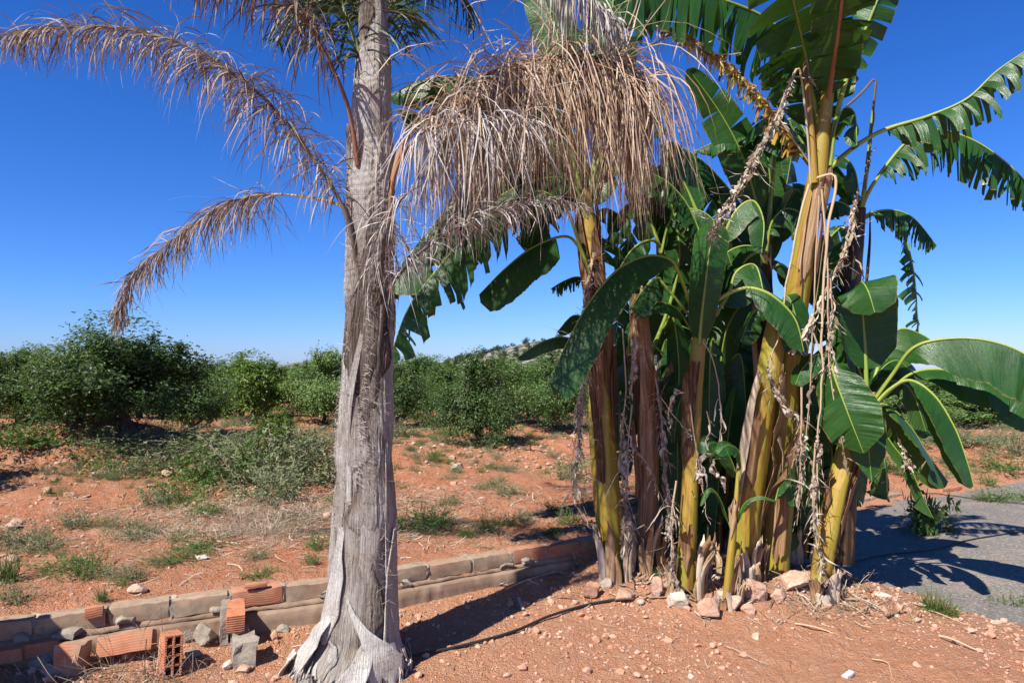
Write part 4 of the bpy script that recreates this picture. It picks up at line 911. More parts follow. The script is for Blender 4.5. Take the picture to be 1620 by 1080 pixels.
    L(tC, [(1108, 530, 5.1), (1150, 470, 5.2), (1165, 430, 5.2), (1195, 420, 5.2), (1210, 470, 5.1)], .3, .46, hint=(0, -.7, .8), fold=.4, g=.5, seed=60)
    D(tC, [(1112, 540, 4.85), (1128, 570, 4.82), (1140, 640, 4.8), (1135, 700, 4.8), (1105, 740, 4.8), (1095, 780, 4.8)], .006, .3, 8, .05, seed=61)
    D(tC, [(1092, 640, 4.78), (1098, 690, 4.78), (1110, 760, 4.78), (1122, 830, 4.78)], .006, .1, 6, .04, seed=62)
    D(tC, [(1118, 650, 4.8), (1124, 680, 4.8), (1118, 700, 4.8), (1130, 740, 4.8), (1144, 765, 4.8)], .006, .1, 8, .05, seed=63)
    D(tC, [(1045, 628, 4.8), (1065, 655, 4.8), (1090, 684, 4.8)], .003, .9, 3, .03, seed=64)
    D(tC, [(1088, 620, 4.85), (1068, 625, 4.82), (1058, 650, 4.82), (1060, 680, 4.82)], .006, .1, 6, .04, seed=65)
    D(tC, [(1070, 760, 4.75), (1062, 830, 4.72), (1066, 900, 4.72), (1080, 940, 4.72)], .008, .1, 60, .10, seed=66)
    # --- sucker in front
    tS, aS = banana_plant('slender young banana sucker in front of the clump', [(1150, 945, 8, 4.7), (1157, 870, 7, 4.7), (1165, 790, 5, 4.72), (1168, 740, 3, 4.74)], r=.62, nflap=2, seed=6)
    base_flaps(tS, aS, 4, 6, 945, (.1, .22))
    L(tS, [(1168, 760, 4.73), (1172, 735, 4.72), (1168, 712, 4.7), (1150, 704, 4.66), (1135, 718, 4.64)], .2, .16, hint=(0, -.8, .6), fold=.3, g=.3, seed=67, rad=.004)
    L(tS, [(1160, 850, 4.72), (1175, 800, 4.7), (1200, 785, 4.66), (1228, 792, 4.64)], .2, .06, hint=(0, -.4, 1), fold=.3, g=.5, seed=68, rad=.003)
    L(tS, [(1160, 850, 4.72), (1140, 790, 4.7), (1122, 772, 4.66), (1108, 800, 4.62)], .2, .07, hint=(0, -.4, 1), fold=.3, g=.5, seed=69, rad=.003)
    # --- E: thick leaning stem
    tE, aE = banana_plant('thick leaning banana stem streaked yellow and brown in the middle of the clump', [(1172, 920, 24, 5.05), (1180, 830, 25, 5.03), (1192, 740, 25, 5.0), (1206, 650, 24, 4.98), (1218, 580, 22, 4.97), (1226, 530, 20, 4.97), (1232, 480, 14, 5.0)], r=.58, nflap=3, seed=7)
    base_flaps(tE, aE, 9, 7, 915, (.12, .36))
    D(tE, [(1215, 590, 4.8), (1226, 615, 4.78), (1240, 640, 4.76), (1262, 660, 4.76)], .010, .0, 90, .06, seed=71, wid=.006)
    D(tE, [(1262, 660, 4.76), (1268, 690, 4.76), (1262, 720, 4.76)], .005, .0, 40, .07, seed=72, wid=.005)
    L(tE, [(1232, 500, 4.95), (1240, 470, 4.9), (1252, 478, 4.85), (1262, 520, 4.8), (1258, 560, 4.78)], .1, .3, hint=(-.2, -.8, .6), fold=.4, g=.2, seed=73, rad=.008, lab='small rounded glossy leaf beside the tall stem')
    L(tE, [(1230, 510, 5.1), (1205, 490, 5.1), (1188, 500, 5.1), (1172, 540, 5.05)], .15, .3, hint=(0, -.7, .8), fold=.4, g=.5, seed=74, rad=.009)
    L(tE, [(1230, 520, 5.15), (1260, 600, 5.2), (1275, 700, 5.2), (1280, 800, 5.2)], .05, .4, hint=(0, -1, .1), fold=.3, g=.3, seed=75, back=True)
    L(tE, [(1225, 800, 4.95), (1235, 760, 4.95), (1246, 745, 4.92), (1256, 800, 4.9)], .1, .16, hint=(0, -1, .3), fold=.4, g=.5, seed=76, rad=.006)
    # papery brown sheath fallen open
    for k, st in enumerate(([(700, 48, .05, .01, .01), (650, 52, .055, .03, .02), (600, 40, .05, .015, .01), (585, 30, .03, .02)], [(745, 60, .02, .09, .0), (715, 62, .035, .07, .01), (690, 58, .04, .03, .01)], [(800, -60, .03, .01), (720, -55, .035, .03, .01), (640, -50, .02, .06), (585, -45, .012, .07)])):
        mb = MB(); sheath(mb, aE, st, n=22, m=9, seed=70 + k, r=.55 + .15 * k, thick=.003, rag=.05); mb.build('dry_sheath', M['sheath'], tE)
    # --- F: the tall plant
    tF, aF = banana_plant('tallest banana plant of the clump, its crown rising out of the top of the picture', [(1226, 910, 22, 5.2), (1236, 760, 22, 5.18), (1246, 600, 22, 5.12), (1257, 500, 23, 5.06), (1268, 420, 22, 5.0), (1280, 345, 18, 4.97), (1290, 290, 16, 4.95), (1297, 240, 12, 4.95)], r=.6, nflap=2, seed=8)
    for k, st in enumerate(([(440, -10, .05, .006), (400, -14, .045, .010), (360, -8, .042, .014, .004), (305, -4, .036, .020), (285, 4, .02, .04)], [(440, 48, .03, .01), (360, 52, .04, .02), (300, 46, .045, .03), (275, 30, .02, .05)])):
        mb = MB(); sheath(mb, aF, st, n=26, m=11, seed=80 + k, r=.62, thick=.004, rag=.05); mb.build('dry_sheath', M['sheath'], tF)
    mb = MB(); C, _ = cr(np.array([P(*p) for p in [(1294, 300, 4.92), (1299, 230, 4.9), (1308, 160, 4.9), (1314, 90, 4.92), (1318, 60, 4.95)]]), 30)
    tube(mb, C, np.interp(np.linspace(0, 1, 30), [0, .3, 1], [.062, .055, .03]), 14, r=.62); mb.build('throat', M['pseudo'], tF)
    mb = MB(); C, _ = cr(np.array([P(*p) for p in [(1288, 290, 4.86), (1284, 220, 4.85), (1278, 150, 4.86), (1272, 90, 4.88)]]), 24)
    tube(mb, C, np.interp(np.linspace(0, 1, 24), [0, 1], [.030, .016]), 10, r=.5); mb.build('broken_leaf_stalk', M['pseudo'], tF)
    D(tF, [(1274, 100, 4.88), (1270, 85, 4.87), (1266, 70, 4.86)], .012, 0, 14, .09, seed=81, wid=.012, g=1.4)
    L(tF, [(1302, 255, 4.95), (1312, 150, 4.85), (1326, 50, 4.52), (1338, -60, 4.2), (1345, -200, 3.85)], .25, .46, hint=(.15, 1, .4), fold=.25, g=.2, tears=12, seed=82, rad=.020, matm=M['petiole_red'], lab='erect leaf seen from below with a reddish midrib')
    L(tF, [(1306, 255, 4.92), (1328, 165, 4.88), (1350, 90, 4.85), (1372, 40, 4.8), (1396, -20, 4.75), (1415, -80, 4.7)], .36, .42, hint=(-.35, -1, .2), fold=.5, g=.25, tears=12, seed=83, rad=.018, ragl=.3, lab='torn leaf with a bright midrib curling at the top')
    L(tF, [(1300, 262, 5.0), (1290, 170, 4.98), (1264, 90, 4.92), (1226, 40, 4.85), (1172, 10, 4.78), (1100, -10, 4.7), (1030, -10, 4.65), (965, 14, 4.6)], .22, 1.0, hint=(0, -.75, 1), fold=.85, g=1.2, tears=34, seed=84, rad=.02, ragl=.35, lab='long leaf across the top of the picture, ripped into hanging strips')
    L(tF, [(1298, 262, 5.1), (1286, 150, 5.0), (1264, 40, 4.68), (1240, -60, 4.36), (1212, -160, 4.05)], .14, .84, hint=(.2, 1, .4), fold=.3, g=.3, tears=14, seed=85, rad=.018)
    L(tF, [(1308, 270, 4.95), (1350, 234, 4.95), (1398, 206, 4.9), (1468, 184, 4.82), (1530, 156, 4.75), (1578, 112, 4.68), (1645, 66, 4.6)], .32, .66, hint=(-.2, -.3, 1), fold=.8, g=1.0, tears=24, seed=86, rad=.02, ragl=.4, lab='tattered leaf reaching up to the right')
    L(tF, [(1314, 262, 4.86), (1322, 205, 4.84), (1335, 172, 4.82), (1352, 180, 4.78), (1356, 230, 4.75)], .25, .3, hint=(.2, -.4, .9), fold=.5, g=.6, tears=5, seed=87, rad=.012)
    L(tF, [(1290, 272, 5.0), (1268, 240, 4.98), (1232, 188, 4.95), (1182, 132, 4.9), (1120, 80, 4.85), (1052, 40, 4.8)], .12, .46, hint=(0, -.4, 1), fold=1.0, g=1.3, tears=60, half=(1, .6), seed=88, rad=.014, ragl=.6, matl=M['yellow_shred'], lab='dying leaf with yellow and scorched brown strips', shape=([0, .2, .5, .8, 1], [.9, .8, .75, .6, .5]))
    D(tF, [(1290, 272, 4.97), (1268, 240, 4.95), (1232, 188, 4.92), (1182, 132, 4.87), (1120, 80, 4.82), (1052, 40, 4.78)], .010, .30, 260, .085, seed=89, wid=.006, g=1.3, wob=1.6, mat_=M['yellow_shred'])
    D(tF, [(1120, 80, 4.8), (1085, 60, 4.78), (1040, 42, 4.76), (985, 28, 4.75)], .006, .0, 140, .09, seed=95, wid=.007, g=1.4, mat_=M['dry_grey'])
    L(tF, [(1292, 275, 5.3), (1255, 235, 5.35), (1200, 215, 5.4), (1150, 218, 5.4), (1098, 240, 5.4)], .2, .40, hint=(0, -.3, 1), fold=.9, g=.9, tears=10, seed=90, ragl=.4)
    L(tF, [(1296, 275, 5.2), (1262, 215, 5.2), (1225, 175, 5.15), (1205, 230, 5.1), (1200, 260, 5.1)], .2, .5, hint=(0, -.5, .9), fold=.5, g=.6, tears=8, seed=91)
    L(tF, [(1298, 275, 5.3), (1330, 250, 5.4), (1352, 270, 5.4), (1362, 330, 5.4)], .2, .4, hint=(0, -.7, .7), fold=.5, g=.5, tears=4, seed=92)
    D(tF, [(1283, 292, 4.86), (1278, 220, 4.82), (1270, 140, 4.8), (1264, 108, 4.78), (1252, 128, 4.76), (1226, 192, 4.72), (1186, 262, 4.68), (1152, 322, 4.66), (1118, 376, 4.64)], .012, .40, 260, .075, seed=93, wid=.0085, g=.9, lab='withered leaf folded over and hanging as a ragged pale rope')
    for k, (pl, rd, tb, n, ln) in enumerate((
        ([(1280, 292, 4.84), (1264, 350, 4.8), (1246, 440, 4.76), (1232, 520, 4.74), (1216, 590, 4.74)], .010, .9, 12, .05),
        ([(1290, 282, 4.84), (1318, 276, 4.8), (1322, 300, 4.78), (1310, 360, 4.76), (1304, 440, 4.74), (1302, 520, 4.72), (1298, 640, 4.7), (1290, 780, 4.7)], .011, .5, 25, .05),
        ([(1300, 300, 4.84), (1308, 400, 4.76), (1310, 500, 4.72), (1316, 600, 4.7), (1330, 690, 4.68), (1340, 752, 4.68)], .010, .3, 20, .06),
        ([(1296, 310, 4.82), (1290, 420, 4.78), (1286, 520, 4.76), (1280, 640, 4.75), (1272, 760, 4.75), (1262, 830, 4.76)], .008, .55, 22, .07),
        ([(1314, 440, 4.74), (1316, 500, 4.72), (1312, 560, 4.7), (1322, 590, 4.7)], .007, .1, 50, .06),
        ([(1268, 612, 4.72), (1268, 700, 4.72), (1264, 790, 4.72)], .010, .5, 40, .06))):
        D(tF, pl, rd, tb, n, ln, seed=120 + k, wid=.006)
    # --- H: second tall plant behind, right
    tH, aH = banana_plant('dark tall banana plant behind at the right, with tattered leaves against the sky', [(1330, 890, 22, 5.5), (1338, 700, 21, 5.48), (1343, 560, 19, 5.45), (1346, 450, 18, 5.42), (1354, 380, 15, 5.4), (1361, 330, 10, 5.38)], r=.2, nflap=3, seed=9)  # stem colour darkened to hold the shade behind the clump
    L(tH, [(1358, 350, 5.38), (1372, 308, 5.35), (1402, 262, 5.28), (1438, 222, 5.2), (1480, 205, 5.12), (1540, 222, 5.05), (1600, 264, 5.0), (1650, 320, 4.95)], .22, .80, hint=(.1, -.2, 1), fold=.95, g=1.3, tears=44, seed=96, rad=.016, ragl=.3, lab='long leaf arching right, combed into drooping strips')
    L(tH, [(1358, 352, 5.38), (1375, 338, 5.36), (1410, 332, 5.32), (1445, 345, 5.28), (1482, 388, 5.25)], .18, .5, hint=(0, -.3, 1), fold=.9, g=1.2, tears=26, seed=97, rad=.011, ragl=.4)
    L(tH, [(1358, 350, 5.45), (1390, 338, 5.5), (1422, 352, 5.5), (1438, 395, 5.5), (1448, 450, 5.5), (1454, 532, 5.5)], .3, .42, hint=(.9, -.8, .3), fold=.35, g=.35, tears=22, seed=98, rad=.011, ragl=.5, lab='narrow shredded leaf hanging straight down against the sky')
    L(tH, [(1358, 345, 5.42), (1345, 300, 5.42), (1328, 268, 5.4), (1304, 250, 5.4)], .2, .34, hint=(.2, -.6, .8), fold=.6, g=.6, tears=5, seed=99)
    L(tH, [(1356, 350, 5.3), (1340, 325, 5.28), (1318, 320, 5.26), (1300, 340, 5.25)], .2, .34, hint=(0, -.4, 1), fold=.6, g=.7, tears=5, seed=100, rad=.01)
    for pl, r0, r1, mt in (([(1362, 335, 5.36), (1370, 280, 5.34), (1377, 210, 5.32), (1384, 150, 5.3), (1386, 132, 5.3)], .018, .008, 'midrib'),):
        mb = MB(); C, _ = cr(np.array([P(*p) for p in pl]), 30); tube(mb, C, np.linspace(r0, r1, 30), 8, r=.5); mb.build('leaf_stalk', M[mt], tH)
    D(tH, [(1340, 168, 5.26), (1362, 148, 5.26), (1384, 126, 5.27), (1384, 150, 5.27), (1378, 220, 5.28), (1368, 300, 5.3)], .011, .5, 14, .03, seed=101, matm=M['rachis_dark'], lab='snapped dry leaf stalk bent over at the top')
    D(tH, [(1358, 300, 5.1), (1350, 340, 5.0), (1340, 380, 4.95), (1330, 412, 4.9), (1298, 480, 4.82), (1248, 560, 4.72)], .012, .02, 130, .055, seed=102, wid=.0095, te=.5, lab='grey withered leaf rope ending in a bare pale stalk')
    D(tH, [(1325, 420, 4.86), (1300, 472, 4.8), (1278, 520, 4.74), (1258, 552, 4.7)], .006, .0, 60, .07, seed=103, wid=.007)
    D(tH, [(1352, 410, 5.3), (1362, 420, 5.28), (1366, 445, 5.26), (1368, 470, 5.25)], .010, 1, 0, .05, seed=104, matm=M['petiole_tan'])
    # --- G: right front plant
    tG, aG = banana_plant('short curved banana stem at the right edge of the clump with broad untorn leaves', [(1298, 915, 19, 4.85), (1308, 850, 19, 4.85), (1324, 770, 18, 4.88), (1344, 700, 18, 4.92), (1364, 650, 16, 4.97), (1374, 620, 12, 5.0)], r=.6, nflap=4, seed=10)
    base_flaps(tG, aG, 5, 10, 912, (.1, .25))
    L(tG, [(1372, 640, 4.98), (1369, 560, 5.0), (1364, 490, 5.0), (1360, 456, 4.94), (1364, 446, 4.84), (1374, 462, 4.74), (1384, 494, 4.7)], .2, .50, hint=(0, 1, .2), ref=0, fold=.3, g=.0, seed=110, rad=.016, lab='broad leaf bowing forward so its tip catches the sun', back=False, shape=([0, .1, .4, .75, .92, 1], [.4, .85, 1, .85, .6, .15]), wav=.6)
    L(tG, [(1378, 640, 4.95), (1412, 592, 4.85), (1445, 550, 4.72), (1495, 536, 4.6), (1560, 538, 4.46), (1625, 562, 4.34), (1700, 620, 4.25)], .26, .66, hint=(.0, -.35, 1), fold=.85, g=.35, tears=1.2, seed=111, rad=.015, lab='broad sunlit leaf reaching out of the picture at the right', shape=([0, .06, .25, .6, .9, 1], [.15, .5, .9, 1, .75, .1]))
    L(tG, [(1380, 645, 5.1), (1440, 592, 5.0), (1500, 585, 4.9), (1570, 600, 4.8), (1640, 640, 4.7), (1700, 690, 4.6)], .25, .56, hint=(.1, -.2, 1), fold=.7, g=.6, tears=3, seed=112, rad=.014)
    L(tG, [(1378, 648, 4.9), (1408, 616, 4.85), (1440, 602, 4.8), (1478, 626, 4.7), (1510, 676, 4.62), (1530, 730, 4.56), (1540, 768, 4.54)], .28, .56, hint=(.55, -.15, .8), fold=.55, g=.3, seed=113, rad=.014, lab='sunlit leaf drooping to the lower right with yellow edge', shape=([0, .08, .3, .6, .9, 1], [.2, .65, 1, .95, .55, .15]), wav=.6, half=(1, .8))
    L(tG, [(1376, 650, 5.05), (1400, 640, 5.02), (1438, 672, 5.0), (1472, 724, 4.95), (1500, 762, 4.92)], .12, .46, hint=(.3, .3, 1), fold=.7, g=.5, tears=2, seed=114, rad=.012, back=True)
    L(tG, [(1374, 640, 4.86), (1368, 628, 4.78), (1366, 640, 4.72), (1372, 690, 4.66), (1379, 760, 4.64)], .1, .34, hint=(0, -.5, 1), fold=.35, g=.1, seed=115, rad=.012, lab='leaf hanging straight down with a pale green midrib', shape=([0, .1, .35, .7, 1], [.6, 1, .95, .7, .05]), wav=.6)
    L(tG, [(1360, 650, 4.9), (1345, 600, 4.84), (1322, 575, 4.76), (1318, 588, 4.7), (1340, 650, 4.62), (1366, 716, 4.58)], .42, .46, hint=(-.5, -.5, .9), fold=.4, g=.1, seed=116, rad=.010, tears=2, lab='glossy leaf slanting down in front of the hanging stalks', shape=([0, .15, .45, .75, 1], [.5, .8, 1, .8, .05]))
    L(tG, [(1360, 650, 4.95), (1335, 590, 4.9), (1300, 560, 4.85), (1272, 580, 4.8), (1258, 608, 4.78)], .35, .26, hint=(-.3, -.6, .9), fold=.4, g=.2, seed=117, rad=.008)
    L(tG, [(1374, 640, 5.3), (1394, 565, 5.4), (1420, 522, 5.4), (1460, 530, 5.4), (1500, 560, 5.3)], .25, .5, hint=(0, -.3, 1), fold=.7, g=.5, seed=118, back=True)
    L(tG, [(1378, 650, 5.1), (1410, 700, 5.05), (1440, 740, 5.0), (1462, 790, 4.98), (1478, 822, 4.96)], .05, .2, hint=(.4, -.2, 1), fold=.9, g=.6, tears=3, seed=119, rad=.01, back=True)
    L(tG, [(1374, 640, 5.2), (1350, 560, 5.3), (1330, 540, 5.3), (1300, 560, 5.3), (1280, 620, 5.3)], .2, .46, hint=(0, -.7, .8), fold=.5, g=.6, seed=120, back=True)
    D(tG, [(1420, 700, 4.9), (1432, 716, 4.88), (1440, 742, 4.86)], .008, .0, 16, .06, seed=121, wid=.02)
    D(tG, [(1290, 700, 4.7), (1286, 780, 4.68), (1292, 850, 4.66), (1304, 915, 4.64)], .009, .2, 90, .09, seed=122, wid=.0075, lab='pale shredded dry leaf hanging to the ground')
    # --- I: middle back plant
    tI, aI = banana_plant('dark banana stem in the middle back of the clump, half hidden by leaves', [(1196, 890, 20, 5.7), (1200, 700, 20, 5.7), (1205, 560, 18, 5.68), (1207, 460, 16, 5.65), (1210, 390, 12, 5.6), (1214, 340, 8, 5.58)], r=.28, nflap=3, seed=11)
    L(tI, [(1212, 380, 5.5), (1196, 320, 5.45), (1176, 250, 5.4), (1140, 180, 5.35), (1088, 108, 5.3)], .16, .40, hint=(-.4, -.9, .4), fold=.15, g=.1, tears=3, seed=130, rad=.013, lab='sunlit leaf standing up to the left against the sky', ragl=.2)
    L(tI, [(1212, 390, 5.6), (1190, 350, 5.55), (1150, 295, 5.5), (1108, 252, 5.45), (1060, 222, 5.4)], .16, .44, hint=(-.1, -.5, 1), fold=.6, g=.6, tears=7, seed=131, rad=.013, ragl=.25)
    L(tI, [(1214, 440, 5.7), (1221, 340, 5.7), (1216, 260, 5.7), (1206, 190, 5.7)], .1, .26, hint=(-.4, -1, .1), fold=.2, seed=132, rad=.013)
    L(tI, [(1212, 400, 5.55), (1219, 320, 5.5), (1226, 250, 5.45), (1232, 205, 5.4), (1260, 190, 5.35), (1290, 240, 5.3)], .5, .40, hint=(0, -.6, 1), fold=.6, g=.6, tears=8, seed=133, rad=.016)
    L(tI, [(1212, 400, 5.4), (1195, 400, 5.35), (1175, 420, 5.3), (1160, 480, 5.28)], .12, .42, hint=(0, -.9, .5), fold=.3, g=.5, tears=3, seed=134)
    L(tI, [(1210, 440, 5.5), (1180, 470, 5.45), (1150, 520, 5.4), (1138, 590, 5.4)], .1, .36, hint=(0, -1, .4), fold=.3, g=.4, seed=135, back=True)
    L(tI, [(1210, 430, 5.6), (1240, 420, 5.7), (1270, 470, 5.8), (1280, 540, 5.8)], .1, .46, hint=(0, -1, .4), fold=.3, g=.4, seed=136, back=True)
    mb = MB(); C, _ = cr(np.array([P(*p) for p in [(1200, 900, 5.3), (1198, 620, 5.3), (1192, 520, 5.28), (1196, 470, 5.26)]]), 30); tube(mb, C, np.linspace(.03, .02, 30), 10, r=.7); mb.build('dry_sheath', M['sheath'], tI)
    # --- low shaded stems and leaves deep in the clump
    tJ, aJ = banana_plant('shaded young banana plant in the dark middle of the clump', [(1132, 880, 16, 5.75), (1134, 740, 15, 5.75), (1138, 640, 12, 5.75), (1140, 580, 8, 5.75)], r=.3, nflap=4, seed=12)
    for k, pl in enumerate(([(1140, 600), (1110, 600), (1080, 660), (1072, 760)], [(1140, 600), (1180, 580), (1200, 640), (1204, 740)], [(1138, 640), (1150, 700), (1160, 780), (1164, 850)], [(1136, 700), (1110, 720), (1095, 790), (1090, 860)], [(1140, 590), (1130, 540), (1100, 530), (1070, 580)])):
        L(tJ, [(x, y, 5.7 + .12 * (k % 3) - .05 * i) for i, (x, y) in enumerate(pl)], .1, .42, hint=(0, -1, .4), fold=.3, g=.5, tears=2, seed=140 + k, back=k % 2 == 0)
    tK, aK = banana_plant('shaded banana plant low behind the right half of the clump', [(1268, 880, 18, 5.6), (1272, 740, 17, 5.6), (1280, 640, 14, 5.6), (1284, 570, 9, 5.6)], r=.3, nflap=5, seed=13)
    for k, pl in enumerate(([(1284, 590), (1250, 600), (1232, 680), (1230, 780)], [(1284, 590), (1320, 600), (1340, 680), (1345, 780)], [(1282, 640), (1290, 720), (1296, 800), (1298, 870)], [(1280, 680), (1256, 720), (1250, 800), (1246, 870)], [(1284, 580), (1310, 560), (1330, 600), (1335, 660)], [(1284, 620), (1316, 690), (1330, 760), (1330, 840)])):
        L(tK, [(x, y, 5.55 + .12 * (k % 3) - .05 * i) for i, (x, y) in enumerate(pl)], .1, .44, hint=(0, -1, .4), fold=.3, g=.5, tears=2, seed=150 + k, back=k % 2 == 0)
    base_flaps(tK, aK, 6, 13, 890)
    # inner leaves that close the clump
    def fill(t, lst, W=.56, s0=200, d=5.5, back=False, tears=3):
        for k, pl in enumerate(lst):
            L(t, [(x, y, d + .13 * ((k * 7) % 4) - .03 * i) for i, (x, y) in enumerate(pl)], .1, W * (.8 + .1 * (k % 4)), hint=((k % 3 - 1) * .3, -1, .5), fold=.35 + .1 * (k % 3), g=.6, tears=tears + k % 3 * 2, seed=s0 + k, back=back and k % 2 == 0, rad=.008)
    fill(tI, [[(1212, 400), (1240, 330), (1262, 300), (1284, 360)], [(1210, 420), (1180, 380), (1140, 390), (1108, 450)], [(1212, 420), (1250, 430), (1296, 450), (1326, 520)], [(1210, 460), (1232, 500), (1260, 560), (1272, 650)], [(1205, 470), (1182, 520), (1165, 590), (1158, 660)], [(1212, 380), (1235, 330), (1250, 260), (1256, 200)], [(1210, 400), (1160, 350), (1120, 370), (1090, 430)]], .48, 200, 5.6)
    fill(tB2, [[(1046, 400), (1072, 330), (1104, 300), (1134, 330), (1150, 410)], [(1046, 420), (1080, 430), (1100, 480), (1100, 560)], [(1046, 430), (1010, 440), (985, 480), (972, 540)], [(1046, 390), (1034, 310), (1006, 240), (985, 200)], [(1046, 410), (1068, 380), (1090, 400), (1098, 470)]], .46, 220, 5.6)
    fill(tA, [[(930, 340), (960, 270), (1000, 250), (1040, 310)], [(930, 340), (895, 290), (862, 320), (842, 390)], [(930, 350), (958, 330), (990, 356), (1004, 430)], [(926, 330), (890, 250), (868, 190), (850, 130)], [(930, 330), (960, 230), (1000, 180), (1030, 190)], [(930, 330), (880, 300), (820, 300), (770, 350), (740, 420)], [(930, 330), (900, 240), (850, 230), (790, 270), (760, 330)]], .46, 240, 5.4, tears=5)
    for k, pl in enumerate(([(930, 345), (905, 290), (860, 282), (800, 305), (742, 350), (694, 410)], [(930, 340), (900, 270), (845, 250), (790, 265), (750, 300), (722, 350)], [(932, 350), (905, 310), (868, 300), (840, 330), (828, 390)], [(930, 330), (925, 250), (900, 200), (860, 200), (820, 240)])):
        L(tA, [(x, y, 5.15 + .1 * k - .05 * i) for i, (x, y) in enumerate(pl)], .15, .6, hint=(-.2, -.5, 1), fold=.6, g=.6, tears=4, seed=440 + k, rad=.012)
    for k, (pl, W, tr_) in enumerate((
        ([(932, 350), (900, 262), (850, 222), (790, 232), (735, 280), (700, 340), (680, 400)], .8, 12),
        ([(930, 360), (912, 310), (880, 300), (852, 340), (838, 400), (832, 440)], .5, 16),
        ([(1046, 400), (1060, 350), (1090, 330), (1130, 350), (1158, 420)], .6, 14),
        ([(1212, 400), (1222, 350), (1250, 330), (1286, 360), (1302, 430)], .6, 16),
        ([(1212, 420), (1190, 390), (1150, 400), (1120, 450), (1108, 510)], .5, 14))):
        L((tA, tA, tB2, tI, tI)[k], [(x, y, 5.2 + .08 * k - .05 * i) for i, (x, y) in enumerate(pl)], .15, W, hint=(-.1, -.4, 1), fold=.75, g=.9, tears=tr_, seed=480 + k, rad=.011, ragl=.3)
    fill(tH, [[(1356, 360), (1332, 400), (1312, 470), (1300, 540)], [(1356, 365), (1330, 360), (1300, 400), (1284, 470)], [(1350, 420), (1352, 480), (1366, 540), (1390, 600)]], .42, 260, 5.5)
    fill(tG, [[(1374, 640), (1402, 604), (1440, 616), (1468, 690)], [(1374, 640), (1342, 640), (1312, 690), (1302, 780)], [(1376, 650), (1398, 720), (1404, 790)], [(1374, 640), (1390, 590), (1420, 570), (1450, 600)], [(1370, 650), (1330, 650), (1290, 690), (1270, 760)]], .44, 280, 5.25, True)
    fill(tK, [[(1284, 580), (1250, 560), (1220, 600), (1210, 700)], [(1284, 590), (1310, 620), (1322, 700), (1318, 800)], [(1280, 640), (1260, 700), (1252, 780), (1248, 860)], [(1282, 600), (1300, 640), (1300, 720), (1296, 800)], [(1282, 600), (1335, 640), (1356, 720), (1358, 800)]], .5, 300, 5.75, True)
    fill(tJ, [[(1140, 590), (1100, 570), (1070, 620), (1062, 720)], [(1140, 600), (1160, 640), (1172, 720), (1176, 810)], [(1138, 620), (1112, 660), (1106, 740), (1104, 820)], [(1140, 600), (1190, 620), (1212, 700), (1216, 800)], [(1138, 700), (1120, 760), (1118, 820), (1120, 880)]], .5, 320, 5.85, True)
    fill(tB2, [[(1050, 520), (1064, 500), (1074, 580), (1070, 700)], [(1046, 560), (1056, 540), (1060, 640), (1056, 780)], [(1050, 600), (990, 560), (982, 650), (984, 760)], [(1050, 640), (1068, 640), (1072, 740), (1068, 840)], [(1050, 560), (1000, 520), (996, 600), (1000, 690)]], .36, 340, 5.32)
    fill(tJ, [[(1138, 560), (1126, 540), (1122, 640), (1126, 760)], [(1138, 560), (1152, 540), (1160, 600), (1166, 690)], [(1138, 640), (1140, 700), (1136, 780), (1130, 850)], [(1138, 600), (1170, 560), (1180, 640), (1180, 720)]], .40, 350, 5.30)
    fill(tK, [[(1282, 580), (1262, 560), (1256, 660), (1262, 780)], [(1282, 600), (1290, 640), (1286, 740), (1280, 850)], [(1282, 640), (1312, 680), (1316, 770), (1310, 850)], [(1282, 560), (1240, 580), (1236, 680), (1240, 780)], [(1284, 560), (1300, 500), (1330, 520), (1345, 600)], [(1284, 580), (1330, 560), (1350, 640), (1352, 740)]], .46, 360, 5.22)
    for k, (y0, y1, th, r) in enumerate(((590, 430, -30, .12), (560, 360, 20, .2), (500, 330, -60, .15), (620, 470, 45, .25), (480, 320, 60, .1), (660, 540, -55, .3), (540, 420, 0, .08))):  # dry sheaths toned dark to carry the frond's shade on the upper stem
        mb = MB(); sheath(mb, aA, [(y0, th, .055, .006), (.6 * y0 + .4 * y1, th + 6, .055, .012, .006), (.25 * y0 + .75 * y1, th - 4, .045, .018, .01), (y1, th, .02, .03)], n=24, m=9, seed=400 + k, r=r, thick=.003, rag=.06); mb.build('dry_sheath', M['sheath'], tA)
build_bananas()
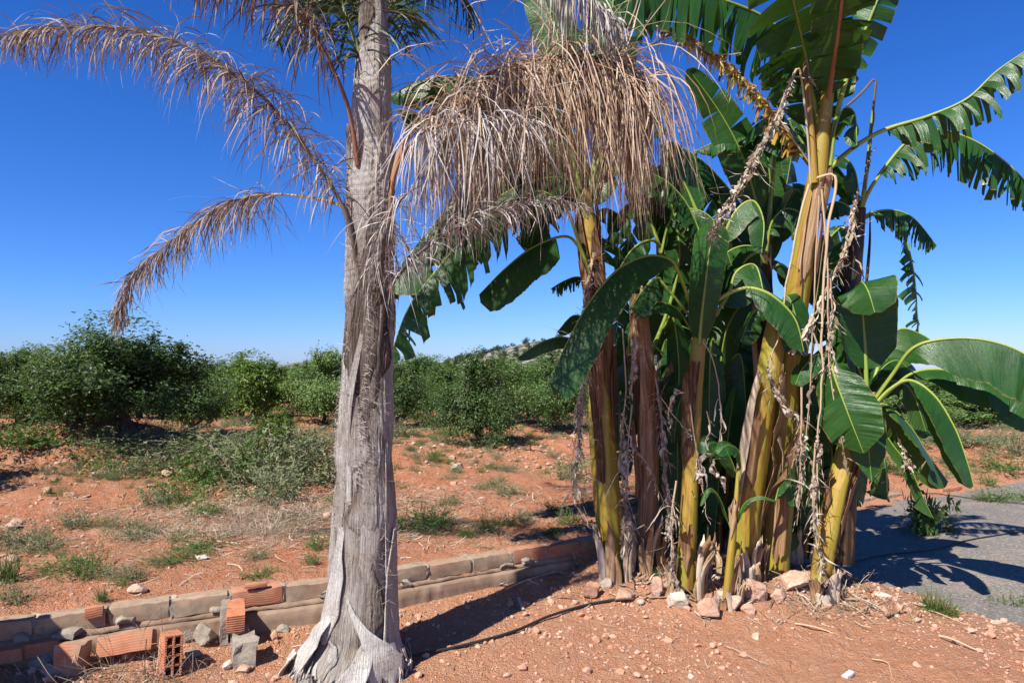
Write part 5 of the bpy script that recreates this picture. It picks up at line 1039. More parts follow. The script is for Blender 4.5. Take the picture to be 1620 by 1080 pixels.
# ---------------------------------------------------------------- citrus trees
def citrus_proto(seed, nleaf, leaf=.05, flat=.85, open_=.45, matl=None):
    """unit tree: crown about 1 wide and 1 tall above the ground, several limbs"""
    rg = np.random.default_rng(seed + 300)
    root = bpy.data.objects.new('citrus_tree', None); root.empty_display_size = .1; root['_o'] = [0., 0., 0.]
    tr = MB(); tips = []
    fork = rg.uniform(.10, .2)
    nb = rg.integers(4, 7)
    C, _ = cr(np.array([[0, 0, -.03], [rg.normal(0, .01), rg.normal(0, .01), fork * .6], [rg.normal(0, .02), rg.normal(0, .02), fork]]), 8)
    tube(tr, C, np.linspace(.034, .026, 8), 8, r=.5); top = C[-1]
    for k in range(nb):
        a = 2 * math.pi * (k + rg.random() * .7) / nb; q = rg.uniform(.22, .42)
        e = np.array([math.cos(a) * q, math.sin(a) * q, rg.uniform(.4, .72)])
        if k == 0: e = np.array([rg.normal(0, .08), rg.normal(0, .08), .85])
        mid = top * .5 + e * .5 + np.array([math.cos(a) * .05, math.sin(a) * .05, -.04])
        C, _ = cr(np.array([top, mid, e]), 12); tube(tr, C, np.linspace(.02, .007, 12), 6, r=.5)
        tips.append(C)
        for j in range(3):
            s = C[rg.integers(4, 11)]; e2 = s + rg.normal(0, .14, 3) + np.array([0, 0, .08]); C2, _ = cr(np.array([s, (s + e2) / 2 + rg.normal(0, .02, 3), e2]), 7)
            tube(tr, C2, np.linspace(.008, .003, 7), 5, r=.5); tips.append(C2)
    # leaf clumps cover several separate boughs at the limb ends, so the outline stays broken and sky shows between them
    ends = [C[-1] for C in tips if len(C) == 12]; nb2 = len(ends); ncl = nleaf // 34
    boughs = []
    for e in ends: boughs.append((e + [0, 0, .02], rg.uniform(.17, .26)))
    for k in range(int(rg.integers(8, 12))):
        a = rg.uniform(0, 6.28); q = rg.uniform(.15, .42); boughs.append((np.array([math.cos(a) * q, math.sin(a) * q, rg.uniform(.20, .66)]), rg.uniform(.13, .22)))
    for k in range(int(rg.integers(2, 4))):
        a = rg.uniform(0, 6.28); q = rg.uniform(.05, .25); boughs.append((np.array([math.cos(a) * q, math.sin(a) * q, rg.uniform(.74, .88)]), rg.uniform(.08, .14)))
    wts = np.array([r ** 2 for c, r in boughs]); wts /= wts.sum(); which = rg.choice(len(boughs), ncl, p=wts)
    d = nrm(rg.normal(0, 1, (ncl, 3))); rad = np.where(rg.random(ncl) < .75, rg.uniform(.8, 1.0, ncl), rg.uniform(.2, .8, ncl)) * (1 + .5 * fbm(d[:, 0] * 2.2 + which * 5.1, d[:, 1] * 2.2 + d[:, 2] * 2, 2, seed))
    bc = np.array([c for c, r in boughs])[which]; br = np.array([r for c, r in boughs])[which]
    cen = bc + d * (rad * br)[:, None] * np.array([1.1, 1.1, .9 * flat])
    cen[:, 2] = np.where(cen[:, 2] < .1, .1 + rg.random(ncl) * .25, cen[:, 2])
    cs = [cen]; sp = [np.full(len(cen), .036)]
    for C in tips:
        q = C[rg.integers(len(C) // 2, len(C), 5)] + rg.normal(0, .03, (5, 3)); cs.append(q); sp.append(np.full(5, .045))
    for k in range(int(rg.integers(6, 12))):       # upright water shoots
        a = rg.uniform(0, 6.28); q = rg.uniform(0, .34); b = np.array([math.cos(a) * q, math.sin(a) * q, .80 - q * .45]); h = rg.uniform(.08, .24)
        e = b + np.array([rg.normal(0, .04), rg.normal(0, .04), h]); tt = np.linspace(0, 1, 6)[:, None]; cs.append(b + (e - b) * tt); sp.append(np.linspace(.032, .014, 6))
        C, _ = cr(np.array([b - [0, 0, .1], b, e]), 8); tube(tr, C, np.linspace(.006, .002, 8), 4, r=.5)
    cen = np.vstack(cs); sp = np.concatenate(sp)
    per = np.clip(rg.poisson(30, len(cen)), 8, 60); idx = np.repeat(np.arange(len(cen)), per); n = len(idx)
    p = cen[idx] + rg.normal(0, 1, (n, 3)) * sp[idx][:, None]
    out = nrm(p - np.array([0, 0, .5])); nn = nrm(out * .7 + np.array([0, 0, .55]) + rg.normal(0, .55, (n, 3)))
    dr = rg.normal(0, 1, (n, 3)) + out * .5 + np.array([0, 0, -.25]); dr = nrm(dr - nn * (dr * nn).sum(-1, keepdims=True)); sd = np.cross(nn, dr)
    l = leaf * np.clip(rg.normal(1, .25, (n, 1)), .4, 1.7); w = l * .27
    v = np.stack([p, p + dr * l * .45 + sd * w + nn * w * .35, p + dr * l - nn * l * .12, p + dr * l * .45 - sd * w + nn * w * .35], 1)
    zt = np.percentile(p[:, 2], 97.5); rt = np.percentile(np.hypot(p[:, 0], p[:, 1]), 95)
    nrmz = lambda q: q / np.array([2 * rt, 2 * rt, zt])
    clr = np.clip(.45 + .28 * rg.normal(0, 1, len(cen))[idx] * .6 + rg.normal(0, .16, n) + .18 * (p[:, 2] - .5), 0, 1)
    mb = MB(); b = (np.arange(n) * 4)[:, None]
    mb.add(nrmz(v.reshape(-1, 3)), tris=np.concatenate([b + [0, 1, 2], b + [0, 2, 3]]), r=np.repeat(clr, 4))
    tr.v = [nrmz(q) for q in tr.v]
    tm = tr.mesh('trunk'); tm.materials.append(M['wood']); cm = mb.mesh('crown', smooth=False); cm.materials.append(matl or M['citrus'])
    return tm, cm
PROTO = [citrus_proto(k, 17000, .027 + .004 * (k % 3), .9 + .1 * (k % 2), .30 + .06 * (k % 3)) for k in range(5)]
PROTO_D = [citrus_proto(40 + k, 17000, .028 + .003 * (k % 2), 1.0 + .1 * k, .4, M['citrus_dark']) for k in range(3)]
PROTO_B = citrus_proto(11, 6000, .042, 1.0, .5, M['citrus_bright'])
PROTO_S = [citrus_proto(20 + k, 3400, .046, .9, .5) for k in range(3)]
rgo = np.random.default_rng(99)
def plant_tree(loc, wd, ht, proto, label, group=None, cat='tree'):
    t = thing('citrus_tree', loc, label, cat, group)
    t.rotation_euler = (0, 0, rgo.uniform(0, 6.28)); t.scale = (wd, wd * rgo.uniform(.9, 1.1), ht)
    for nm, me in zip(('trunk', 'crown'), proto):
        o = bpy.data.objects.new(nm, me); COL.objects.link(o); o.parent = t; o['_o'] = t['_o']
    return t
NEAR = [  # px,py of foot, width px, top row, proto, label
    (112, 682, 190, 552, PROTO_D[0], 'dense dark citrus tree beside the soil heap at the far left'),
    (196, 678, 230, 528, PROTO_D[1], 'tallest dark citrus tree on the left, with a forked trunk and two crown tops'),
    (30, 668, 170, 562, PROTO_D[2], 'dark citrus tree at the left edge behind the soil heap'),
    (308, 690, 105, 586, PROTO[3], 'small yellowish citrus tree right of the tall dark citrus tree'),
    (404, 672, 112, 570, PROTO_B, 'bright green young citrus tree midway between the tall citrus tree and the palm'),
    (438, 712, 62, 652, PROTO_B, 'knee-high bright green citrus sapling among the weeds left of the palm'),
    (513, 672, 120, 562, PROTO[4], 'rounded citrus tree just left of the palm trunk'),
    (628, 676, 120, 580, PROTO_D[0], 'low citrus tree just right of the palm trunk'),
    (756, 706, 146, 572, PROTO_D[2], 'citrus tree with a thin straight trunk standing between palm and bananas'),
    (872, 680, 150, 566, PROTO[3], 'bushy citrus tree partly behind the left banana leaves'),
    (700, 664, 110, 586, PROTO[1], 'citrus tree behind the thin-trunked one, to its left'),
    (806, 668, 120, 580, PROTO[4], 'citrus tree behind the thin-trunked one, to its right'),
    (1000, 676, 150, 575, PROTO[1], 'citrus tree seen in slivers between the banana stems'),
    (1440, 682, 130, 620, PROTO[4], 'low citrus tree behind the drooping banana leaves at right'),
    (1530, 678, 150, 618, PROTO[2], 'dark citrus tree under the long sunlit banana leaf at right'),
    (1625, 676, 160, 612, PROTO[1], 'dark citrus tree at the right edge of the picture'),
]
spots = []
for px, py, wpx, top, pr, lab in NEAR:
    g = G(px, py, False); wd = wpx * g[1] / F; ztop = P(px, top, g[1])[2]
    plant_tree(tuple(g), wd * 1.04, (ztop - g[2]) * 1.0, pr, lab); spots.append((g[0], g[1], wd))
# tree out of the frame at left whose shade reaches into the picture
g = np.array([-7.6, 6.6, 0.]); g[2] = float(height(g[0], g[1], False)); plant_tree(tuple(g), 2.2, 2.1, PROTO[2], 'citrus tree just past the left edge of the picture, nearest to the viewer')
# orchard rows behind
k = 0
for row in range(26):
    dist = 18.5 + row * 3.4
    for i in range(-19, 20):
        x = i * 2.35 + (1.2 if row % 2 else 0) + rgo.normal(0, .3); y = dist + rgo.normal(0, .4) + x * .12
        if abs(x) > y * .95 + 5 or rgo.random() < .06: continue
        if any((x - a) ** 2 + (y - b) ** 2 < (w * .45 + .9) ** 2 for a, b, w in spots): continue
        vis = row < 7
        s = rgo.uniform(1.15, 1.7) * (1 - .12 * (x > 0)); w = rgo.uniform(2.0, 2.9)
        if k >= 270: break
        z = float(height(x, y, False))
        pr = PROTO[rgo.integers(0, 5)] if row < 5 else PROTO_S[rgo.integers(0, 3)]
        if rgo.random() < .07: pr = PROTO_B
        plant_tree((x, y, z), w, s * (1.0 if x < 6 else .92), pr, 'citrus tree in the orchard rows behind the nearest trees', 'citrus trees in the orchard rows'); k += 1
# ---------------------------------------------------------------- hill, far mountains
def build_hill():
    n, m = 170, 120
    a = np.linspace(-1, 1, n)[:, None]; b = np.linspace(0, 1, m)[None]
    x = 15 + a * 120 + 0 * b; y = 185 + b * 170 + 0 * a
    cx = (x - 24) / np.where(x < 24, 44, 52)
    prof = np.exp(-np.abs(cx) ** 1.7 * .9)
    z = 16.5 * prof * sstep(0, .45, b) * (1 - .6 * sstep(.5, 1, b)) + 1.2 * fbm(x * .06, y * .06, 4, 71) * sstep(0, .3, b) - .6 + .5 * fbm(x * .25, y * .25, 3, 73) * sstep(0, .3, b)
    mb = MB(); mb.grid(np.stack([x, y, z], -1).transpose(1, 0, 2)); o = mb.build('hill', M['hill']); tag(o, kind='structure')
    rg = np.random.default_rng(5); cm = PROTO_S[0][1]
    v = np.empty(len(cm.vertices) * 3, np.float32); cm.vertices.foreach_get('co', v); v = v.reshape(-1, 12)[rg.permutation(len(v) // 12)[:520]].reshape(-1, 4, 3)
    mb = MB(); cnt = 0
    base = v.copy(); c0 = base.mean(1, keepdims=True); base = c0 + (base - c0) * 2.2
    while cnt < 420:
        i = rg.integers(0, n); j = int(rg.integers(0, int(m * .6)))
        xx, yy, zz = x[i, 0], y[0, j], z[i, j]
        if zz < .3: continue
        if fbm(xx * .08, yy * .08, 2, 3) < -.12 and rg.random() < .7: continue
        s = rg.uniform(1.3, 3.0); h = s * rg.uniform(.7, 1.2); ro = rg.uniform(0, 6.28); c, sn = math.cos(ro), math.sin(ro)
        q = base.reshape(-1, 3); q = np.stack([(q[:, 0] * c - q[:, 1] * sn) * s + xx, (q[:, 0] * sn + q[:, 1] * c) * s + yy, (q[:, 2] - .15) * h + zz], -1)
        nn = len(base); b4 = (np.arange(nn) * 4)[:, None]
        mb.add(q, tris=np.concatenate([b4 + [0, 1, 2], b4 + [0, 2, 3]]), r=np.repeat(rg.random(nn), 4)); cnt += 1
    o = mb.build('hillside_shrubs', M['pine'], smooth=False); tag(o, 'dark pines and shrubs covering the rocky hill behind the orchard', 'shrubs', kind='stuff')
build_hill()
def build_mountains():
    mb = MB()
    for x0, x1, y, hs in ((-3300, -700, 5200, ((-2050, 30, 380), (-2350, 22, 500), (-1640, 40, 150), (-1440, 32, 260), (-1100, 14, 300))),):
        n = 200; x = np.linspace(x0, x1, n)
        h = sum(a * np.exp(-((x - c) / w_) ** 2) for c, a, w_ in hs) + 14 * fbm(x * .006, x * 0, 4, 3) + 6
        rows = []
        for k, (dy, f) in enumerate(((-500, -.2), (-200, .45), (0, 1.0), (300, .5), (600, -.2))):
            rows.append(np.stack([x, np.full(n, y + dy), h * f + 8 * fbm(x * .01, x * 0 + dy, 3, k)], -1))
        mb.grid(np.stack(rows))
    o = mb.build('mountains', M['mountain']); tag(o, kind='structure')
build_mountains()
# ---------------------------------------------------------------- stones
def ico(sub):
    bm = bmesh.new(); bmesh.ops.create_icosphere(bm, subdivisions=sub, radius=1)
    v = np.array([p.co[:] for p in bm.verts]); f = np.array([[q.index for q in x.verts] for x in bm.faces]); bm.free(); return v, f
ICO = {k: ico(k) for k in (1, 2, 3, 4)}
def rock_verts(sub, rg, dims, cuts=22):
    v, f = ICO[sub]; v = v.copy()
    for k in range(cuts):
        nrm_ = rg.normal(0, 1, 3); nrm_ /= np.linalg.norm(nrm_); c = rg.uniform(.48, .86); d = v @ nrm_ - c
        v = v - np.maximum(d, 0)[:, None] * nrm_ * .95
    if sub > 2:
        v = v * (1 + .10 * fbm(v[:, 0:1] * 2.2 + v[:, 2:3], v[:, 1:2] * 2.2 + 4, 4, int(rg.integers(0, 999))))
        v = v * (1 + .09 * fbm(v[:, 0:1] * 8 + v[:, 2:3] * 5, v[:, 1:2] * 8 + v[:, 2:3] * 4, 3, int(rg.integers(0, 999))))
    a = rg.uniform(0, 6.28); c, s = math.cos(a), math.sin(a)
    v = v * np.array(dims); return v, f
def rock(px, py, wpx, hpx, label, matn='stone', seed=0, sink=.25, group=None, rot=None):
    rg = np.random.default_rng(seed + 4000); g = G(px, py, False); w = wpx * g[1] / F / 2; h = hpx * g[1] / F / 2 * 1.1
    v, f = rock_verts(4, rg, (w, w * rg.uniform(.7, .95), h)); v[:, 2] += h * (1 - 2 * sink) - 0
    mb = MB(); mb.add(v + g, tris=f, r=rg.uniform(.2, .9)); o = mb.build('rock', M[matn], origin=tuple(g), smooth=True)
    me = o.data; me.polygons.foreach_set('use_smooth', np.zeros(len(me.polygons), bool) if seed % 2 else np.ones(len(me.polygons), bool))
    return tag(o, label, 'rock', group)
ROCKS = [
    (1120, 974, 50, 38, 'flat-topped reddish rock lying loose in front of the banana clump', 'stone_red'),
    (1076, 962, 46, 40, 'pale grey rock half buried at the foot of the bananas', 'stone_pale'),
    (986, 948, 42, 22, 'low orange rock beside the end of the black hose', 'stone_red'),
    (936, 946, 36, 38, 'tan rock leaning against the leftmost banana stem', 'stone'),
    (1038, 942, 32, 36, 'upright orange rock between the banana stems and the grey one', 'stone_red'),
    (1196, 950, 52, 54, 'biggest orange rock at the foot of the thick leaning banana stem', 'stone_red'),
    (1160, 962, 36, 34, 'brown rock wedged below the slender sucker', 'stone'),
    (1184, 970, 28, 22, 'small red rock just below the biggest orange rock', 'stone_red'),
    (1142, 950, 26, 26, 'cream stone behind the flat-topped reddish rock', 'stone_pale'),
    (1256, 930, 60, 44, 'dull brown boulder in the shade at the foot of the right bananas', 'stone'),
    (1232, 950, 34, 22, 'flat brown stone in front of the shaded boulder', 'stone'),
    (1318, 926, 20, 20, 'small cream stone at the foot of the curved right stem', 'stone_pale'),
    (958, 930, 22, 22, 'small pinkish stone behind the tan rock', 'stone_pale'),
    (1012, 955, 16, 12, 'tiny grey stone beside the low orange rock', 'stone_pale'),
    (1450, 1058, 26, 14, 'rounded red clod near the bottom right corner', 'stone_red'),
    (1418, 976, 14, 8, 'small tan pebble out on the soil below the green tuft', 'stone_pale'),
    (1394, 946, 36, 12, 'flat tan stone at the edge of the asphalt', 'stone'),
    (1196, 1010, 18, 14, 'single tan pebble on the open soil below the rocks', 'stone'),
    (1178, 1040, 24, 14, 'reddish pebble on the open soil near the bottom edge', 'stone_red'),
    (298, 1012, 34, 26, 'grey lump of rubble between the hollow brick and the broken pillar', 'mortar'),
    (322, 1018, 44, 40, 'largest grey rubble lump left of the broken pillar', 'mortar'),
    (306, 1040, 30, 18, 'low rubble stone at the foot of the hollow brick', 'mortar'),
    (430, 986, 22, 16, 'pale rubble stone right of the broken pillar', 'stone_pale'),
    (450, 1000, 26, 16, 'flat grey rubble stone nearer the palm', 'mortar'),
    (434, 1012, 16, 22, 'upright brown rubble stone right of the broken pillar', 'stone'),
    (360, 1056, 24, 18, 'small rubble stone under the broken pillar', 'stone_pale'),
    (386, 1062, 30, 16, 'reddish clod in front of the broken pillar', 'stone_red'),
    (68, 1050, 44, 34, 'rough grey mortar lump left of the broken ribbed block', 'mortar'),
    (82, 1066, 40, 22, 'grey mortar lump under the broken ribbed block', 'mortar'),
    (265, 752, 26, 16, 'angular orange stone on the weedy soil bank', 'stone_red'),
    (404, 784, 18, 20, 'squarish red stone under the weeds left of the palm', 'stone_red'),
    (322, 884, 30, 10, 'flat pale stone lying on the field soil', 'stone_pale'),
    (516, 820, 14, 14, 'red stone beside the palm trunk, out in the field', 'stone_red'),
    (722, 742, 26, 14, 'pinkish stone on the soil bank between palm and bananas', 'stone_pale'),
    (702, 672, 22, 24, 'pale upright boulder among the citrus trees', 'stone_pale'),
]
for k, q in enumerate(ROCKS): rock(*q[:5], matn=q[5], seed=k)
# field stones, alike and scattered on the bank
rgr = np.random.default_rng(77)
for k in range(48):
    px = rgr.choice([rgr.uniform(630, 930), rgr.uniform(20, 160), rgr.uniform(200, 520), rgr.uniform(1430, 1610)], p=[.5, .2, .2, .1]); py = rgr.uniform(690, 742) if px > 600 else rgr.uniform(700, 800)
    rock(px, py, rgr.uniform(5, 11), rgr.uniform(4, 8), 'small stone scattered on the red soil bank of the field', rgr.choice(['stone', 'stone_red', 'stone_red']), seed=300 + k, group='stones on the field bank')
def gravel(name, n, region, size, lab, matn='stone', seed=0):
    rg = np.random.default_rng(seed + 40); mb = MB(); pool = [rock_verts(1 if i < 12 else 2, rg, (1, rg.uniform(.6, 1), rg.uniform(.45, .8)), 8) for i in range(20)]
    xs = region(rg, n); zz = height(xs[:, 0], xs[:, 1])
    s = np.clip(rg.lognormal(math.log(size), .68, len(xs)), size * .35, size * 5.5)
    for i in range(len(xs)):
        v, f = pool[rg.integers(0, 20)] if s[i] < 2 * size else pool[12 + rg.integers(0, 8)]
        a = rg.uniform(0, 6.28); c, sn = math.cos(a), math.sin(a)
        q = np.stack([(v[:, 0] * c - v[:, 1] * sn), (v[:, 0] * sn + v[:, 1] * c), v[:, 2] + rg.uniform(-.2, .5)], -1) * s[i] + np.array([xs[i, 0], xs[i, 1], zz[i]])
        mb.add(q, tris=f, r=rg.random())
    o = mb.build(name, M[matn], smooth=False); return tag(o, lab, 'gravel', kind='stuff')
def reg_front(rg, n):
    p = np.column_stack([rg.uniform(-3, 5, n * 3), rg.uniform(2.0, 7, n * 3)])
    sd = wall_sd(p[:, 0], p[:, 1]); li = lane_in(p[:, 0], p[:, 1])
    den = .38 + .9 * np.exp(-np.clip(-sd - .25, 0, 9) / .3) + 1.3 * fbm(p[:, 0] * 1.3, p[:, 1] * 1.3, 3, 5) + 1.0 * np.exp(-((li + .15) / .3) ** 2) + .7 * np.exp(-(((p[:, 0] - 1.3) / 1.2) ** 2 + ((p[:, 1] - 4.9) / .35) ** 2))
    ok = (sd < -.22) & (rg.random(n * 3) < den * .55) & ((li < .1) | (rg.random(n * 3) < .06))
    return p[ok][:n]
def reg_field(rg, n):
    x = rg.uniform(-9, 11, n * 3); y = rg.uniform(3.2, 20, n * 3); sd = wall_sd(x, y)
    den = .25 + fbm(x * .8, y * .8, 3, 6) + .9 * np.exp(-((y - .12 * x - 10.3) / 1.2) ** 2) + .9 * np.exp(-(((x + 6.7) / 1.6) ** 2 + ((y - 10.2) / 1.1) ** 2)); ok = (sd > .1) & (rg.random(n * 3) < den * .6)
    return np.column_stack([x, y])[ok][:n]
gravel('gravel', 22000, reg_front, .0058, 'gravel and small clods strewn over the red soil in front', 'clod', 1)
gravel('field_gravel', 15000, reg_field, .012, 'gravel and clods strewn over the ploughed red field', 'stone_red', 2)

# ---------------------------------------------------------------- weeds and grass
def tuft_geo(rg, n, h, spread, wid, lean=.5, nseg=5):
    k = n; B = np.column_stack([rg.normal(0, spread * .35, k), rg.normal(0, spread * .35, k), np.full(k, -.01)])
    a = np.arctan2(B[:, 1], B[:, 0]) + rg.normal(0, .7, k); d0 = np.stack([np.cos(a), np.sin(a), 0 * a], -1) * np.abs(rg.normal(0, lean, (k, 1))) + [0, 0, 1]
    CC, D = droop_lines(B, d0, h * np.clip(rg.normal(.8, .25, k), .2, 1.4), nseg, rg.uniform(.05, .7, k), .5, rg)
    w0 = nrm(np.cross(D[:, 0], rg.normal(0, 1, (k, 3)))); Wd = np.repeat(w0[:, None], nseg + 1, 1) * wid * np.interp(np.linspace(0, 1, nseg + 1), [0, .5, 1], [.7, 1, .1])[None, :, None]
    return CC, Wd, rg.random(k)
def leafy_geo(rg, nst, h, spread, leaf, per=14):
    CC, Wd, r = tuft_geo(rg, nst, h, spread, .002, .55, 6)
    P_, D_, rr = [], [], []
    k = nst * per; i = np.repeat(np.arange(nst), per); t = rg.uniform(.12, 1, k) * 6; j = np.clip(t.astype(int), 0, 5); f = (t - j)[:, None]
    b = CC[i, j] * (1 - f) + CC[i, j + 1] * f; ax_ = nrm(CC[i, j + 1] - CC[i, j])
    d = nrm(rg.normal(0, 1, (k, 3)) + ax_ * .5 + [0, 0, .15]); nn = nrm(np.cross(d, rg.normal(0, 1, (k, 3)))); nn = nn * np.sign(nn[:, 2:3] + 1e-6); s = np.cross(nn, d); l = leaf * rg.uniform(.5, 1.3, (k, 1)); w = l * .18
    q = np.stack([b, b + d * l * .45 + s * w, b + d * l - nn * l * .15, b + d * l * .45 - s * w], 1)
    return CC, Wd, r, q, np.clip(r[i] * .5 + rg.random(k) * .5, 0, 1)
def weed_mesh(kind, seed):
    rg = np.random.default_rng(seed + 60); mb = MB()
    if kind == 'grass': mb.ribbons(*tuft_geo(rg, 170, 1.0, .55, .016, .55))
    elif kind == 'straw': mb.ribbons(*tuft_geo(rg, 130, 1.0, .9, .008, 1.3, 7))
    else:
        CC, Wd, r, q, qr = leafy_geo(rg, 80 if kind != 'tall' else 26, 1.0, .66 if kind != 'tall' else .25, .075 if kind != 'tall' else .2, 26)
        mb.ribbons(CC, Wd * 2, r); n = len(q); b = (np.arange(n) * 4)[:, None]; mb.add(q.reshape(-1, 3), tris=np.concatenate([b + [0, 1, 2], b + [0, 2, 3]]), r=np.repeat(qr, 4))
    return mb
WM = {}
for kd, mt, ks in (('grass', 'grass', 3), ('grey', 'weed_grey', 4), ('green', 'weed_green', 4), ('straw', 'straw', 4), ('tall', 'weed_green', 2)):
    WM[kd] = []
    for k in range(ks):
        me = weed_mesh(kd, k * 7 + len(kd)).mesh('weed_clump', smooth=False); me.materials.append(M[mt]); WM[kd].append(me)
rgw = np.random.default_rng(31)
def weed(px, py, wpx, hpx, kind, label, group=None, cat='weed', name='weed_clump'):
    g = G(px, py); d = g[1]; me = WM[kind][rgw.integers(0, len(WM[kind]))]
    o = bpy.data.objects.new(name, me); COL.objects.link(o); o.location = tuple(g); w = wpx * d / F * .85; h = hpx * d / F
    o.scale = (w, w * rgw.uniform(.7, 1.0), h); o.rotation_euler = (0, 0, rgw.uniform(0, 6.28)); return tag(o, label, cat, group)
WEEDS = [
    (372, 760, 120, 74, 'green', 'largest bright green weed bush on the bank left of the palm'),
    (345, 762, 80, 50, 'green', 'green weed bush pressed against the left side of the largest one'),
    (404, 752, 70, 56, 'grass', 'bright green grass bunch growing out of the largest weed bush'),
    (470, 770, 110, 90, 'grey', 'tall straggly grey-green weed left of the palm trunk'),
    (510, 760, 80, 80, 'grey', 'straggly grey-green weed touching the palm trunk'),
    (440, 790, 80, 60, 'grey', 'sprawling grey weed in front of the tall straggly one'),
    (228, 752, 62, 40, 'grey', 'dark tufted weed at the left end of the weedy bank'),
    (150, 744, 60, 36, 'green', 'yellowish weed at the right foot of the soil heap'),
    (280, 734, 80, 40, 'grey', 'pale dusty weed patch on top of the bank'),
    (300, 706, 90, 36, 'grey', 'pale dusty weed patch below the yellowish citrus tree'),
    (352, 722, 80, 40, 'grey', 'dry pale weed stand just behind the largest green bush'),
    (420, 728, 60, 44, 'grey', 'dry pale weeds round the citrus sapling'),
    (490, 716, 70, 44, 'grey', 'dry pale weeds behind the straggly weed by the palm'),
    (180, 710, 90, 36, 'grey', 'dusty weeds under the tallest citrus tree'),
    (100, 704, 80, 34, 'green', 'weeds at the foot of the dense dark citrus tree'),
    (30, 706, 90, 50, 'green', 'weeds at the left edge behind the soil heap'),
    (244, 800, 56, 34, 'grey', 'dark green weed in the middle of the left field'),
    (286, 796, 50, 46, 'green', 'fresh green weed beside the orange stone'),
    (322, 812, 40, 26, 'green', 'low green weed on the slope below the bank'),
    (220, 852, 60, 32, 'grey', 'spreading weed on bare soil halfway to the wall'),
    (118, 832, 40, 32, 'grey', 'upright grey weed in the left field'),
    (30, 862, 70, 40, 'grey', 'broad grey weed patch at the left edge'),
    (70, 872, 60, 26, 'grey', 'low weed next to the broad grey patch'),
    (136, 912, 50, 46, 'green', 'bushiest green weed close to the wall at left'),
    (100, 900, 60, 26, 'green', 'creeping green weed left of the bushiest one'),
    (280, 890, 60, 22, 'green', 'flat green weed streak near the wall'),
    (316, 870, 60, 26, 'green', 'flat green weed streak behind the first'),
    (210, 918, 40, 32, 'grey', 'small grey weed close to the low wall'),
    (22, 950, 50, 36, 'grey', 'weed touching the left end of the wall'),
    (8, 920, 40, 50, 'grass', 'bright grass tuft at the left edge'),
    (412, 914, 44, 20, 'green', 'low fresh weed just behind the wall left of the palm'),
    (406, 884, 30, 20, 'grey', 'small weed in the soil left of the palm'),
    (502, 868, 26, 32, 'green', 'thin weed close to the palm trunk'),
    (494, 892, 20, 24, 'green', 'tiny weed below the thin one by the palm'),
    (162, 950, 16, 24, 'grass', 'single small sprout growing against the wall'),
    (664, 838, 56, 46, 'green', 'round green weed right of the palm trunk'),
    (690, 832, 44, 30, 'green', 'smaller green weed leaning on the round one'),
    (686, 730, 26, 22, 'green', 'yellow-green tussock on top of the soil bank'),
    (898, 758, 54, 44, 'grey', 'grey-green bush at the left of the banana clump'),
    (772, 840, 30, 32, 'green', 'small weed in the middle field with an upright stem'),
    (804, 832, 20, 24, 'green', 'tiny upright weed right of the small one'),
    (830, 826, 28, 24, 'grey', 'small grey weed in the middle field'),
    (902, 828, 36, 26, 'green', 'green weed close to the wall near the bananas'),
    (876, 808, 24, 22, 'green', 'small weed behind the green one near the bananas'),
    (872, 846, 28, 20, 'green', 'weed right against the wall near its buried end'),
    (930, 806, 24, 22, 'grey', 'weed half hidden by the leftmost banana stem'),
    (800, 782, 40, 20, 'grey', 'grey weed mat below the soil bank'),
    (780, 770, 40, 20, 'grey', 'faint weed mat at the foot of the soil bank'),
    (712, 800, 30, 22, 'grey', 'grey weed midway between the round weed and the bank'),
    (740, 850, 24, 22, 'green', 'little weed right of the round green one'),
    (640, 690, 50, 30, 'grey', 'dry bush under the low citrus tree right of the palm'),
    (710, 690, 34, 30, 'green', 'small green shrub left of the thin-trunked citrus tree'),
    (760, 706, 70, 22, 'grey', 'grass around the foot of the thin-trunked citrus tree'),
    (1478, 965, 34, 34, 'grass', 'bright green grass tuft at the edge of the asphalt'),
    (1502, 972, 24, 26, 'green', 'thin weed right of the bright grass tuft'),
    (1600, 966, 44, 30, 'green', 'green weed at the right edge on the asphalt border'),
    (1466, 852, 44, 90, 'tall', 'tall dark weed growing up through the shaded asphalt'),
    (1450, 846, 40, 40, 'grey', 'low dark weed at the foot of the tall one'),
    (1492, 846, 34, 40, 'green', 'weed on the right of the tall dark one'),
    (1600, 796, 60, 26, 'green', 'wide green weed clump across the asphalt at right'),
    (1570, 798, 40, 22, 'grass', 'grass on the left of the wide green clump'),
    (1564, 768, 20, 26, 'green', 'thin weed at the far edge of the asphalt'),
    (1524, 886, 18, 12, 'grey', 'tiny weed in a crack of the asphalt'),
    (1404, 744, 60, 30, 'green', 'weeds on the far soil strip behind the asphalt'),
    (1452, 752, 50, 24, 'grass', 'grassy patch on the far soil strip'),
    (1580, 744, 60, 28, 'green', 'weeds at right on the far red soil'),
    (1610, 720, 60, 40, 'grey', 'dry bush at the right edge on the far bank'),
    (1500, 704, 90, 30, 'grey', 'pale dry grass bank under the right citrus trees'),
    (1040, 915, 10, 16, 'green', 'seedling between the rocks and the banana stems'),
]
for q in WEEDS:
    bank = 680 < q[1] < 800 and q[0] < 540; k_ = 1.45 if bank else 1.2
    weed(q[0], q[1], q[2] * k_, q[3] * (1.2 if bank else 1.1), *q[4:])
